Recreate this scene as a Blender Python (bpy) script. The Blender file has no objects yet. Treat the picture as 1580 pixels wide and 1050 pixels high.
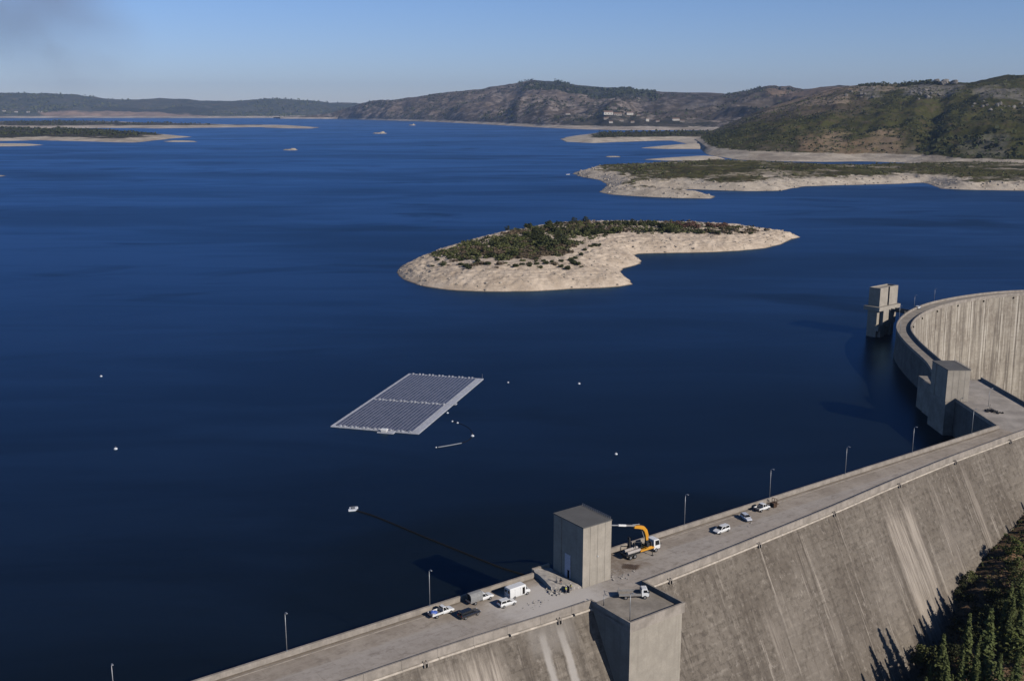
import bpy, bmesh, math, random
import numpy as np
from mathutils import Vector, Matrix
random.seed(7)
RNG = np.random.default_rng(11)
SC = bpy.context.scene
COL = SC.collection

# ------------------------------------------------------------------ survey
# photo pixel (1580x1050) -> point in the world, for a camera 108 m above the lake
F = 1600.0
PITCH = math.atan(355 / F)
CAMZ = 108.0
SP, CP = math.sin(PITCH), math.cos(PITCH)
def ray(x, y):
    u = (x - 790) / F; v = (y - 525) / F
    return np.array([u, CP - v * SP, -(SP + v * CP)])
def at(x, y, z=0.0):
    r = ray(x, y); t = (z - CAMZ) / r[2]
    return np.array([0, 0, CAMZ]) + t * r
def at_depth(x, y, D):
    r = ray(x, y)
    return np.array([0, 0, CAMZ]) + r * (D / r[1])

# ------------------------------------------------------------------ noise
def _hash(ix, iy, s):
    h = (ix * 374761393 + iy * 668265263 + s * 1442695041) & 0xffffffff
    h = ((h ^ (h >> 13)) * 1274126177) & 0xffffffff
    return ((h ^ (h >> 16)) & 0xffff) / 65535.0
def vnoise(x, y, s=0):
    x = np.asarray(x, float); y = np.asarray(y, float)
    ix = np.floor(x).astype(np.int64); iy = np.floor(y).astype(np.int64)
    fx = x - ix; fy = y - iy
    fx = fx * fx * (3 - 2 * fx); fy = fy * fy * (3 - 2 * fy)
    a = _hash(ix, iy, s); b = _hash(ix + 1, iy, s); c = _hash(ix, iy + 1, s); d = _hash(ix + 1, iy + 1, s)
    return (a + (b - a) * fx) * (1 - fy) + (c + (d - c) * fx) * fy
def fbm(x, y, octv=4, s=0):
    r = 0; a = 0.5; t = 0
    for k in range(octv):
        r = r + a * vnoise(x * 2 ** k + 17.3 * k, y * 2 ** k - 9.1 * k, s + k); t += a; a *= 0.5
    return r / t * 2 - 1
def sstep(x, a, b):
    t = np.clip((x - a) / (b - a), 0, 1); return t * t * (3 - 2 * t)

# ------------------------------------------------------------------ tags
def tag(o, label=None, cat=None, group=None, kind=None):
    if label: o['label'] = label
    if cat: o['category'] = cat
    if group: o['group'] = group
    if kind: o['kind'] = kind
    return o
def thing(name, label, cat, loc=(0, 0, 0), rz=0.0, group=None):
    o = bpy.data.objects.new(name, None); COL.objects.link(o)
    o.empty_display_size = 0.5
    o.location = Vector([float(v) for v in loc]); o.rotation_euler = (0, 0, rz)
    return tag(o, label, cat, group)
def copy_tree(o, parent=None):
    c = o.copy(); COL.objects.link(c)
    if parent is not None:
        c.parent = parent
    for ch in list(KIDS.get(o.name, [])):
        k = copy_tree(ch, c); KIDS.setdefault(c.name, []).append(k)
    return c
KIDS = {}

# ------------------------------------------------------------------ mesh builder
class MB:
    def __init__(s): s.V = []; s.F = []; s.UV = None; s.M = []; s.mi = 0
    def add(s, vs, fs):
        n = len(s.V); s.V += [tuple(map(float, v)) for v in vs]
        s.F += [tuple(i + n for i in f) for f in fs]; s.M += [s.mi] * len(fs); return s
    def box(s, x0, x1, y0, y1, z0, z1):
        return s.add([(x0,y0,z0),(x1,y0,z0),(x1,y1,z0),(x0,y1,z0),(x0,y0,z1),(x1,y0,z1),(x1,y1,z1),(x0,y1,z1)],
                     [(0,3,2,1),(4,5,6,7),(0,1,5,4),(1,2,6,5),(2,3,7,6),(3,0,4,7)])
    def obox(s, c, sz, M=None, rz=0.0):
        R = Matrix.Rotation(rz, 3, 'Z') if M is None else M
        vs = []
        for dz in (-.5, .5):
            for dx, dy in ((-.5,-.5),(.5,-.5),(.5,.5),(-.5,.5)):
                vs.append(Vector(c) + R @ Vector((dx*sz[0], dy*sz[1], dz*sz[2])))
        return s.add(vs, [(0,3,2,1),(4,5,6,7),(0,1,5,4),(1,2,6,5),(2,3,7,6),(3,0,4,7)])
    def prism(s, poly, z0, z1):
        n = len(poly)
        vs = [(p[0], p[1], z0) for p in poly] + [(p[0], p[1], z1) for p in poly]
        fs = [tuple(range(n - 1, -1, -1)), tuple(range(n, 2 * n))] + [(i, (i+1) % n, n + (i+1) % n, n + i) for i in range(n)]
        return s.add(vs, fs)
    def prism_y(s, poly, y0, y1):
        n = len(poly)
        vs = [(p[0], y0, p[1]) for p in poly] + [(p[0], y1, p[1]) for p in poly]
        fs = [tuple(range(n)), tuple(range(2 * n - 1, n - 1, -1))] + [(i, n + i, n + (i+1) % n, (i+1) % n) for i in range(n)]
        return s.add(vs, fs)
    def loft(s, rings, cap=True, closed=True):
        n = len(rings[0]); vs = [v for r in rings for v in r]; fs = []
        for k in range(len(rings) - 1):
            for i in range(n if closed else n - 1):
                j = (i + 1) % n
                fs.append((k*n+i, k*n+j, (k+1)*n+j, (k+1)*n+i))
        if cap: fs += [tuple(range(n - 1, -1, -1)), tuple(range((len(rings)-1)*n, len(rings)*n))]
        return s.add(vs, fs)
    def tube(s, pts, r, n=8, cap=True):
        pts = [Vector([float(c) for c in p]) for p in pts]; rings = []
        rs = r if isinstance(r, (list, tuple)) else [r] * len(pts)
        for i, p in enumerate(pts):
            d = (pts[min(i+1, len(pts)-1)] - pts[max(i-1, 0)]).normalized()
            up = Vector((0,0,1)) if abs(d.z) < 0.95 else Vector((1,0,0))
            a = d.cross(up).normalized(); b = a.cross(d).normalized()
            rings.append([p + (a*math.cos(2*math.pi*k/n) + b*math.sin(2*math.pi*k/n))*rs[i] for k in range(n)])
        return s.loft(rings, cap)
    def blob(s, c, r, sub=1, jit=0.2, sq=(1,1,1), seed=0):
        bm = bmesh.new(); bmesh.ops.create_icosphere(bm, subdivisions=sub, radius=1)
        rr = random.Random(seed); vs = []
        for v in bm.verts:
            k = 1 + rr.uniform(-jit, jit)
            vs.append((c[0]+v.co.x*r*k*sq[0], c[1]+v.co.y*r*k*sq[1], c[2]+v.co.z*r*k*sq[2]))
        fs = [tuple(v.index for v in f.verts) for f in bm.faces]; bm.free()
        return s.add(vs, fs)
    def build(s, name, mats, parent=None, world=False, smooth=False, bevel=0, recalc=True, uv=None, auto=None):
        me = bpy.data.meshes.new(name); me.from_pydata(s.V, [], s.F)
        if not isinstance(mats, (list, tuple)): mats = [mats]
        for m in mats: me.materials.append(m)
        if len(mats) > 1: me.polygons.foreach_set('material_index', s.M)
        if recalc:
            bm = bmesh.new(); bm.from_mesh(me); bmesh.ops.recalc_face_normals(bm, faces=bm.faces); bm.to_mesh(me); bm.free()
        if uv is not None:
            l = me.uv_layers.new(name='UVMap'); idx = np.empty(len(me.loops), np.int32); me.loops.foreach_get('vertex_index', idx)
            l.data.foreach_set('uv', np.asarray(uv, np.float32)[idx].ravel())
        if smooth: me.polygons.foreach_set('use_smooth', [True] * len(me.polygons))
        o = bpy.data.objects.new(name, me); COL.objects.link(o)
        if parent is not None:
            o.parent = parent; KIDS.setdefault(parent.name, []).append(o)
            if world: o.matrix_parent_inverse = (Matrix.Translation(parent.location) @ parent.rotation_euler.to_matrix().to_4x4()).inverted()
        if bevel:
            b = o.modifiers.new('bevel', 'BEVEL'); b.width = bevel; b.segments = 2; b.limit_method = 'ANGLE'; b.angle_limit = math.radians(30)
        me.update()
        return o
def grid_obj(name, X, Y, Z, keep, mat, uv=None, smooth=True):
    ny, nx = X.shape
    idx = np.arange(ny * nx).reshape(ny, nx)
    q = np.stack([idx[:-1,:-1], idx[:-1,1:], idx[1:,1:], idx[1:,:-1]], -1).reshape(-1, 4)
    if keep is not None:
        k = keep.ravel(); q = q[k[q].any(1)]
    used = np.unique(q); re = -np.ones(ny*nx, np.int64); re[used] = np.arange(len(used)); q = re[q]
    P = np.stack([X.ravel(), Y.ravel(), Z.ravel()], -1)[used]
    me = bpy.data.meshes.new(name)
    me.vertices.add(len(P)); me.vertices.foreach_set('co', P.astype(np.float32).ravel())
    me.loops.add(q.size); me.loops.foreach_set('vertex_index', q.astype(np.int32).ravel())
    me.polygons.add(len(q)); me.polygons.foreach_set('loop_start', np.arange(0, q.size, 4, dtype=np.int32))
    me.polygons.foreach_set('loop_total', np.full(len(q), 4, np.int32))
    me.update(calc_edges=True); me.validate()
    if uv is not None:
        l = me.uv_layers.new(name='UVMap'); UVa = np.stack([uv[0].ravel(), uv[1].ravel()], -1)[used]
        l.data.foreach_set('uv', UVa[q.ravel()].astype(np.float32).ravel())
    me.polygons.foreach_set('use_smooth', [smooth] * len(me.polygons))
    # normals up
    me.materials.append(mat)
    o = bpy.data.objects.new(name, me); COL.objects.link(o)
    if me.polygons[len(me.polygons)//2].normal.z < 0: me.flip_normals()
    return o

# ------------------------------------------------------------------ materials
class NT:
    def __init__(s, name, rough=0.85, spec=0.3, metal=0.0):
        m = bpy.data.materials.new(name); m.use_nodes = True; s.m = m; s.t = m.node_tree
        s.b = s.t.nodes['Principled BSDF']
        s.b.inputs['Roughness'].default_value = rough; s.b.inputs['Specular IOR Level'].default_value = spec
        s.b.inputs['Metallic'].default_value = metal
        s.geo = s.t.nodes.new('ShaderNodeNewGeometry'); s.pos = s.geo.outputs['Position']
        s.tc = s.t.nodes.new('ShaderNodeTexCoord')
    def n(s, ty): return s.t.nodes.new(ty)
    def L(s, a, b):
        if hasattr(a, 'links') or hasattr(a, 'is_linked'): s.t.links.new(a, b)
        elif isinstance(a, (tuple, list)) and len(a) == 3 and b.type == 'RGBA': b.default_value = (*a, 1)
        else: b.default_value = a
    def vscale(s, v, sc, off=(0,0,0)):
        q = s.n('ShaderNodeVectorMath'); q.operation = 'MULTIPLY_ADD'; s.L(v, q.inputs[0]); q.inputs[1].default_value = sc; q.inputs[2].default_value = off
        return q.outputs[0]
    def noise(s, vec, scale, detail=4, rough=0.55, dist=0.0):
        q = s.n('ShaderNodeTexNoise'); s.L(vec, q.inputs['Vector']); q.inputs['Scale'].default_value = scale
        q.inputs['Detail'].default_value = detail; q.inputs['Roughness'].default_value = rough; q.inputs['Distortion'].default_value = dist
        return q.outputs['Fac']
    def voro(s, vec, scale, out='Distance', feat='F1'):
        q = s.n('ShaderNodeTexVoronoi'); q.feature = feat; s.L(vec, q.inputs['Vector']); q.inputs['Scale'].default_value = scale
        return q.outputs[out]
    def math(s, op, a, b=0.0, c=None, clamp=False):
        q = s.n('ShaderNodeMath'); q.operation = op; q.use_clamp = clamp; s.L(a, q.inputs[0]); s.L(b, q.inputs[1])
        if c is not None: s.L(c, q.inputs[2])
        return q.outputs[0]
    def step(s, v, a, b, lo=0.0, hi=1.0):
        q = s.n('ShaderNodeMapRange'); q.interpolation_type = 'SMOOTHSTEP'; s.L(v, q.inputs[0])
        for i, x in enumerate((a, b, lo, hi)): s.L(x, q.inputs[1 + i])
        return q.outputs[0]
    def mix(s, f, a, b, blend='MIX'):
        q = s.n('ShaderNodeMix'); q.data_type = 'RGBA'; q.blend_type = blend; s.L(f, q.inputs[0]); s.L(a, q.inputs[6]); s.L(b, q.inputs[7]); return q.outputs[2]
    def sep(s, v):
        q = s.n('ShaderNodeSeparateXYZ'); s.L(v, q.inputs[0]); return q.outputs
    def box(s, u, v, u0, u1, v0, v1, su=1.0, sv=1.0):
        a = s.math('MULTIPLY', s.step(u, u0 - su, u0 + su), s.step(u, u1 - su, u1 + su, 1.0, 0.0))
        b = s.math('MULTIPLY', s.step(v, v0 - sv, v0 + sv), s.step(v, v1 - sv, v1 + sv, 1.0, 0.0))
        return s.math('MULTIPLY', a, b)
    def bump(s, h, dist=0.1, strength=1.0, normal=None):
        q = s.n('ShaderNodeBump'); q.inputs['Distance'].default_value = dist; q.inputs['Strength'].default_value = strength
        s.L(h, q.inputs['Height'])
        if normal is not None: s.L(normal, q.inputs['Normal'])
        return q.outputs[0]
    def done(s, col=None, normal=None, rough=None):
        if col is not None: s.L(col, s.b.inputs['Base Color'])
        if normal is not None: s.L(normal, s.b.inputs['Normal'])
        if rough is not None: s.L(rough, s.b.inputs['Roughness'])
        return s.m

def m_plain(name, c, rough=0.6, spec=0.4, metal=0.0, var=0.12, scale=3.0):
    k = NT(name, rough, spec, metal)
    f = k.noise(k.tc.outputs['Object'], scale, 4, 0.6)
    lo = tuple(x * (1 - var) for x in c); hi = tuple(min(1, x * (1 + var)) for x in c)
    return k.done(k.mix(k.step(f, .3, .7), lo, hi))
def m_concrete(name, c, dark=0.72, light=1.15, scale=0.25, streak=True, spec=0.2):
    k = NT(name, 0.9, spec)
    p = k.pos
    a = k.noise(p, scale, 6, 0.65)
    b = k.noise(p, scale * 7, 5, 0.7)
    c1 = tuple(x * dark for x in c); c2 = tuple(x * light for x in c)
    col = k.mix(k.step(a, .3, .72), c1, c2)
    col = k.mix(k.math('MULTIPLY', k.step(b, .45, .75), .35), col, tuple(x * .62 for x in c))
    if streak:
        v = k.noise(k.vscale(p, (1.3, 1.3, .07)), 1.0, 4, .6)
        col = k.mix(k.math('MULTIPLY', k.step(v, .5, .7), .3), col, tuple(x * .6 for x in c))
    return k.done(col, k.bump(b, .03, .6))

CON = (.36, .318, .272)
def mat_dam_face():
    k = NT('dam_face_concrete', 0.92, 0.12)
    uv = k.tc.outputs['UV']; x = k.sep(uv); u, v = x[0], x[1]
    V = lambda a, b, o=(0, 0, 0): k.vscale(uv, (a, b, 1), o)
    wob = k.noise(uv, .35, 3, .6)
    base = k.mix(k.step(k.noise(uv, .05, 5, .62), .34, .66), (.135, .113, .092), (.195, .168, .139))
    # each monolith weathered a little differently
    cell = k.math('FLOOR', k.math('DIVIDE', k.math('SUBTRACT', u, 154.8), 15.0)); wn = k.n('ShaderNodeTexWhiteNoise'); wn.noise_dimensions = '1D'; k.L(cell, wn.inputs['W'])
    base = k.mix(k.math('MULTIPLY', wn.outputs['Value'], .22), base, (.25, .218, .182))
    # formwork boards
    pan = k.n('ShaderNodeTexBrick'); k.L(uv, pan.inputs['Vector'])
    pan.inputs['Scale'].default_value = 1.0; pan.inputs['Brick Width'].default_value = 2.5; pan.inputs['Row Height'].default_value = 1.9
    pan.inputs['Mortar Size'].default_value = 0.06; pan.offset = 0.0
    pan.inputs['Color1'].default_value = (.0, .0, .0, 1); pan.inputs['Color2'].default_value = (1, 1, 1, 1); pan.inputs['Mortar'].default_value = (.5, .5, .5, 1)
    base = k.mix(k.math('MULTIPLY', pan.outputs['Color'], .05), base, (.27, .235, .195))
    base = k.mix(k.math('MULTIPLY', pan.outputs['Fac'], .07), base, (.08, .066, .054))
    # crusts, coarse and fine: dark mildew and pale lime, broken into blocks by the lifts
    big = k.step(k.noise(V(.09, .05), 1.0, 4, .6), .38, .62)
    mo = k.step(k.noise(V(.75, .6), 1.0, 6, .74), .47, .62)
    base = k.mix(k.math('MULTIPLY', mo, .6), base, (.07, .058, .048))
    sp = k.step(k.noise(V(.8, .55, (40, 7, 0)), 1.0, 6, .76), .53, .66)
    base = k.mix(k.math('MULTIPLY', k.math('MULTIPLY', sp, k.math('MULTIPLY_ADD', big, .7, .25)), .9), base, (.32, .28, .237))
    # lime along the lift lines, broken into dashes of uneven length
    lift = k.math('FRACT', k.math('ADD', k.math('DIVIDE', v, 1.9), k.math('MULTIPLY', wob, .3)))
    line = k.math('MULTIPLY', k.step(lift, .0, .12), k.step(lift, .2, .55, 1.0, 0.0))
    dash = k.step(k.noise(V(.5, .45), 1.0, 5, .75), .46, .62)
    zone = k.step(k.noise(V(.05, .04), 1.0, 3, .6), .42, .6)
    base = k.mix(k.math('MULTIPLY', k.math('MULTIPLY', line, dash), k.math('MULTIPLY_ADD', zone, .34, .04)), base, (.36, .315, .265))
    # thin dark pour lines, broken
    pl = k.step(k.math('ABSOLUTE', k.math('SUBTRACT', lift, .5)), .0, .09, 1.0, 0.0)
    base = k.mix(k.math('MULTIPLY', k.math('MULTIPLY', pl, k.step(k.noise(V(.16, .5, (8, 1, 0)), 1.0, 4, .65), .44, .58)), .32), base, (.06, .05, .042))
    # broad uneven fading, a few metres to tens of metres across
    base = k.mix(k.math('MULTIPLY', k.step(k.noise(V(.035, .022, (60, 3, 0)), 1.0, 6, .66), .5, .68), .5), base, (.27, .235, .198))
    # long vertical runs
    st = k.noise(V(.33, .012), 1.0, 6, .7)
    base = k.mix(k.math('MULTIPLY', k.step(st, .48, .66), .62), base, (.085, .07, .058))
    st2 = k.noise(V(.6, .014, (31, 3, 0)), 1.0, 6, .72); fine = k.noise(V(2.2, .2, (3, 3, 0)), 1.0, 5, .7)
    base = k.mix(k.math('MULTIPLY', k.math('MULTIPLY', k.step(st2, .56, .68), k.step(fine, .36, .56)), .85), base, (.44, .388, .33))
    # monolith joints every 15 m: thin, dark, with pale runs beside some of them
    jd = k.math('MULTIPLY', k.math('ABSOLUTE', k.math('SUBTRACT', k.math('FRACT', k.math('DIVIDE', k.math('SUBTRACT', u, 147.3), 15.0)), .5)), 15.0)
    brk = k.step(k.noise(V(.21, .06, (5, 9, 0)), 1.0, 5, .7), .48, .62)
    brk2 = k.step(k.noise(V(.12, .03, (15, 29, 0)), 1.0, 4, .65), .45, .6)
    base = k.mix(k.math('MULTIPLY', k.step(jd, .06, .3, 1.0, 0.0), k.math('MULTIPLY_ADD', brk2, .5, .15)), base, (.055, .045, .038))
    sj = k.math('MULTIPLY', k.math('SUBTRACT', k.math('FRACT', k.math('DIVIDE', k.math('SUBTRACT', u, 147.3), 15.0)), .5), 15.0)
    sj = k.math('ADD', sj, k.math('MULTIPLY', k.math('SUBTRACT', k.noise(V(.3, .12, (2, 2, 0)), 1.0, 4, .7), .5), 1.6))
    jo = k.step(k.math('ABSOLUTE', k.math('SUBTRACT', sj, .5)), .05, .38, 1.0, 0.0)
    base = k.mix(k.math('MULTIPLY', k.math('MULTIPLY', jo, brk), .5), base, (.38, .335, .285))
    # the big lime sheets seen in the photo
    eu = k.math('ADD', u, k.math('MULTIPLY', k.math('SUBTRACT', k.noise(V(.5, .05), 1.0, 6, .74), .5), 5.5))
    ev = k.math('ADD', v, k.math('MULTIPLY', k.math('SUBTRACT', k.noise(V(.8, .12), 1.0, 6, .74), .5), 14.0))
    tone = k.mix(k.step(k.noise(V(1.0, .045), 1.0, 6, .74), .36, .6), (.2, .17, .142), (.43, .375, .315))
    for (a, b, c, d, f) in ((174.5, 181.5, 6, 40, .8), (183, 187, 5, 30, .8), (36, 52, 3.4, 40, 1.0), (216, 218, 2, 30, .55), (199, 200.5, 3, 34, .5), (120, 122, 14, 60, .4)):
        base = k.mix(k.math('MULTIPLY', k.box(eu, ev, a, b, c, d, 1.2, 4.0), f), base, tone)
    # two grey spills of fresh cement below the work area
    cu = k.math('ADD', u, k.math('MULTIPLY', k.math('SUBTRACT', k.noise(V(.2, .09), 1.0, 5, .65), .5), 2.8))
    for (a, b) in ((60.9, 62.4), (65.0, 66.6)):
        base = k.mix(k.math('MULTIPLY', k.box(cu, v, a, b, 1.5, 60, .4, 1.2), .85), base, (.4, .37, .34))
    base = k.mix(k.math('MULTIPLY', k.box(cu, v, 58.5, 69, -1, 5, 1.0, 2.0), .5), base, (.27, .245, .22))
    h = k.math('ADD', k.math('MULTIPLY', k.noise(uv, 1.6, 6, .7), .6), k.math('MULTIPLY', line, -.2))
    return k.done(base, k.bump(h, .14, .9))
def mat_arch_face():
    k = NT('arch_face_concrete', 0.92, 0.15)
    uv = k.tc.outputs['UV']; x = k.sep(uv); u, v = x[0], x[1]
    base = k.mix(k.step(k.noise(uv, .06, 5, .65), .35, .65), (.26, .222, .18), (.38, .335, .275))
    mo = k.step(k.noise(k.vscale(uv, (.4, .3, 1)), 1.0, 6, .76), .46, .62)
    base = k.mix(k.math('MULTIPLY', mo, .55), base, (.47, .42, .35))
    st = k.noise(k.vscale(uv, (.34, .012, 1)), 1.0, 6, .7)
    base = k.mix(k.math('MULTIPLY', k.step(st, .46, .62), .7), base, (.1, .082, .068))
    st2 = k.noise(k.vscale(uv, (.5, .012, 1), (7, 3, 0)), 1.0, 6, .72)
    base = k.mix(k.math('MULTIPLY', k.step(st2, .55, .66), .8), base, (.62, .56, .47))
    jf = k.math('MULTIPLY', k.math('ABSOLUTE', k.math('SUBTRACT', k.math('FRACT', k.math('DIVIDE', u, 13.0)), .5)), 13.0)
    base = k.mix(k.math('MULTIPLY', k.step(jf, .1, .45, 1.0, 0.0), .5), base, (.07, .057, .047))
    jo = k.step(k.math('ABSOLUTE', k.math('SUBTRACT', jf, 1.1)), .2, .75, 1.0, 0.0)
    base = k.mix(k.math('MULTIPLY', jo, k.step(k.noise(k.vscale(uv, (.15, .03, 1)), 1.0, 4, .6), .46, .56)), base, (.52, .47, .4))
    lift = k.math('FRACT', k.math('DIVIDE', v, 2.0))
    base = k.mix(k.math('MULTIPLY', k.math('MULTIPLY', k.step(lift, .0, .3, 1.0, 0.0), k.step(k.noise(uv, .3, 4, .6), .45, .6)), .35), base, (.14, .12, .1))
    return k.done(base, k.bump(k.noise(uv, 1.2, 6, .7), .12, .7))
def mat_road():
    k = NT('crest_road_concrete', 0.92, 0.15)
    uv = k.tc.outputs['UV']; x = k.sep(uv); u, v = x[0], x[1]
    a = k.noise(uv, .12, 6, .65); b = k.noise(uv, .7, 6, .7)
    wob = k.math('MULTIPLY', k.math('SUBTRACT', k.noise(uv, .15, 4, .6), .5), 1.6)
    lanes = k.step(k.math('ADD', v, wob), 5.6, 6.8)
    rough_side = k.mix(k.step(a, .3, .7), (.33, .275, .222), (.46, .395, .33))
    drive = k.mix(k.step(a, .3, .7), (.37, .325, .285), (.46, .41, .365))
    base = k.mix(lanes, rough_side, drive)
    base = k.mix(k.math('MULTIPLY', k.step(b, .46, .68), .42), base, (.2, .165, .132))
    # slab patches
    pan = k.n('ShaderNodeTexBrick'); k.L(uv, pan.inputs['Vector']); pan.offset = .5
    pan.inputs['Scale'].default_value = 1.0; pan.inputs['Brick Width'].default_value = 7.5; pan.inputs['Row Height'].default_value = 4.1
    pan.inputs['Mortar Size'].default_value = .05; pan.inputs['Mortar Smooth'].default_value = .6
    pan.inputs['Color1'].default_value = (0, 0, 0, 1); pan.inputs['Color2'].default_value = (1, 1, 1, 1); pan.inputs['Mortar'].default_value = (.5, .5, .5, 1)
    base = k.mix(k.math('MULTIPLY', pan.outputs['Color'], .18), base, (.58, .51, .44))
    base = k.mix(k.math('MULTIPLY', pan.outputs['Fac'], .4), base, (.19, .155, .125))
    # wheel-worn pale seam between the halves
    seam = k.step(k.math('ABSOLUTE', k.math('SUBTRACT', k.math('ADD', v, k.math('MULTIPLY', wob, .35)), 6.6)), .08, .3, 1.0, 0.0)
    base = k.mix(k.math('MULTIPLY', seam, k.step(b, .4, .5, .2, .75)), base, (.45, .4, .345))
    # soil gathered beside both parapets
    edge = k.step(k.math('ADD', v, k.math('MULTIPLY', wob, .7)), .5, 1.5, 1.0, 0.0)
    base = k.mix(k.math('MULTIPLY', edge, .6), base, (.19, .15, .11))
    # oil, patches and scattered pale crumbs
    base = k.mix(k.math('MULTIPLY', k.step(k.noise(k.vscale(uv, (.25, .5, 1), (9, 2, 0)), 1.0, 5, .7), .54, .68), .55), base, (.22, .185, .155))
    base = k.mix(k.math('MULTIPLY', k.step(k.noise(k.vscale(uv, (1, 1, 1), (3, 8, 0)), 1.3, 5, .75), .66, .74), .6), base, (.66, .59, .52))
    # cement dust spread round the works
    cu = k.math('ADD', u, k.math('MULTIPLY', k.math('SUBTRACT', k.noise(uv, .25, 5, .7), .5), 14.0))
    dust = k.box(cu, v, 58, 80, 3.4, 30, 4.0, 1.2)
    base = k.mix(k.math('MULTIPLY', dust, .8), base, (.64, .595, .55))
    # brown broken ground on the far side of the tower
    base = k.mix(k.math('MULTIPLY', k.box(cu, v, 86.5, 97, -1, 10, 1.5, 1.2), k.step(b, .35, .6, .25, .8)), base, (.25, .195, .145))
    return k.done(base, k.bump(b, .05, .7))
def mat_land(name, thr, veg, sand=(.43, .37, .30), vs=.02, rock=.25, tn=4.0, strata=1.0, patches=(), rockcol=(.27, .24, .21), rs=None, sand2=(.30, .25, .2), vthr=(.42, .6)):
    """drawdown shore bare below the old water line, scrub above it"""
    k = NT(name, 0.95, 0.08)
    p = k.pos; z = k.sep(p)[2]
    n1 = k.noise(p, vs, 6, .65); n2 = k.noise(p, vs * 5, 6, .7); n3 = k.noise(p, vs * 22, 5, .7)
    s = k.mix(k.step(k.noise(p, vs * 1.6, 5, .65), .35, .65), sand2, sand)
    s = k.mix(k.math('MULTIPLY', k.step(n2, .5, .7), .45), s, tuple(c * 1.25 for c in sand))
    s = k.mix(k.math('MULTIPLY', k.step(n3, .54, .68), .5), s, tuple(c * .5 for c in sand))
    zz = k.math('ADD', z, k.math('MULTIPLY', n2, 1.6))
    band = k.math('FRACT', k.math('DIVIDE', zz, 1.15))
    s = k.mix(k.math('MULTIPLY', k.step(band, .0, .35, 1.0, 0.0), .28 * strata), s, tuple(c * .55 for c in sand))
    s = k.mix(k.step(z, .05, .5, .75, 0.0), s, (.09, .07, .05))
    g = k.mix(k.step(n1, vthr[0], vthr[1]), veg[0], veg[1])
    g = k.mix(k.step(n2, .48, .64), g, veg[2])
    g = k.mix(k.math('MULTIPLY', k.step(n3, .5, .7), .5), g, tuple(c * .5 for c in veg[0]))
    if rock:
        rr = k.step(k.noise(k.vscale(p, (1, 1, 2.0), (100, 50, 3)), (rs or vs * 2.4), 6, .75), .62 - rock * .3, .74 - rock * .3)
        g = k.mix(k.math('MULTIPLY', rr, .8), g, rockcol)
    if patches:
        uv = k.sep(k.tc.outputs['UV'])
        ju = k.math('MULTIPLY', k.math('SUBTRACT', n1, .5), 60.0); jv = k.math('MULTIPLY', k.math('SUBTRACT', k.noise(k.vscale(p, (1, 1, 1), (7, 7, 7)), vs * 1.7, 5, .7), .5), .25)
        pu = k.math('ADD', uv[0], ju); pv = k.math('ADD', uv[1], jv)
        for (u0, u1, v0, v1, c, a) in patches:
            g = k.mix(k.math('MULTIPLY', k.box(pu, pv, u0, u1, v0, v1, 8, .03), k.step(n2, .3, .58, a * .35, a)), g, c)
    t = k.math('ADD', k.math('MULTIPLY', k.math('SUBTRACT', n1, .5), tn * 2.2), k.math('MULTIPLY', k.math('SUBTRACT', n2, .5), tn * 1.6))
    f = k.step(k.math('ADD', z, t), thr - .6, thr + .6)
    h = k.math('ADD', n2, k.math('MULTIPLY', n3, .5))
    return k.done(k.mix(f, s, g), k.bump(h, .9 * min(8, .02 / vs * 1.5), .9))

def mat_water():
    k = NT('lake_water', .5, 0)
    p = k.pos
    calm = k.noise(k.vscale(p, (.006, .02, 1)), 1.0, 5, .6, .8)
    calm2 = k.noise(k.vscale(p, (.0009, .0024, 1), (5, 1, 0)), 1.0, 5, .6, .8)
    w = k.step(k.math('ADD', k.math('MULTIPLY', calm, .45), k.math('MULTIPLY', calm2, .55)), .40, .6)
    band = k.step(k.noise(k.vscale(p, (.0045, .0085, 1), (3, 6, 0)), 1.0, 4, .5, .7), .55, .7, 1.0, .0)
    band = k.math('MULTIPLY', band, k.step(k.noise(k.vscale(p, (.0017, .0042, 1), (8, 2, 0)), 1.0, 4, .5, .5), .46, .64, 1.0, .35))
    w = k.math('MULTIPLY', w, band)
    r = k.math('MULTIPLY_ADD', w, .07, .28)
    h1 = k.noise(k.vscale(p, (.45, .8, 1)), 1.0, 5, .6)
    h2 = k.noise(k.vscale(p, (.08, .14, 1)), 1.0, 3, .5)
    hh = k.math('ADD', k.math('MULTIPLY', h1, .35), h2)
    nb = k.bump(hh, .3, .45)
    k.L(k.mix(w, (.0056, .0086, .0082), (.0078, .0122, .0134)), k.b.inputs['Base Color'])
    # wind-ruffled surface: blue-filtered sky reflection growing toward the horizon, never a full mirror
    g = k.n('ShaderNodeBsdfGlossy'); k.L((.33, .63, 1.0), g.inputs['Color']); k.L(r, g.inputs['Roughness']); k.L(nb, g.inputs['Normal'])
    fr = k.n('ShaderNodeFresnel'); fr.inputs['IOR'].default_value = 1.52
    fac = k.math('MULTIPLY', fr.outputs[0], k.math('MULTIPLY', k.math('MULTIPLY_ADD', w, .2, WREF), k.math('MULTIPLY_ADD', band, .3, .7)))
    ms = k.n('ShaderNodeMixShader'); k.L(fac, ms.inputs[0]); k.t.links.new(k.b.outputs[0], ms.inputs[1]); k.t.links.new(g.outputs[0], ms.inputs[2])
    out = [n for n in k.t.nodes if n.type == 'OUTPUT_MATERIAL'][0]; k.t.links.new(ms.outputs[0], out.inputs['Surface'])
    return k.m
WREF = .54

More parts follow.
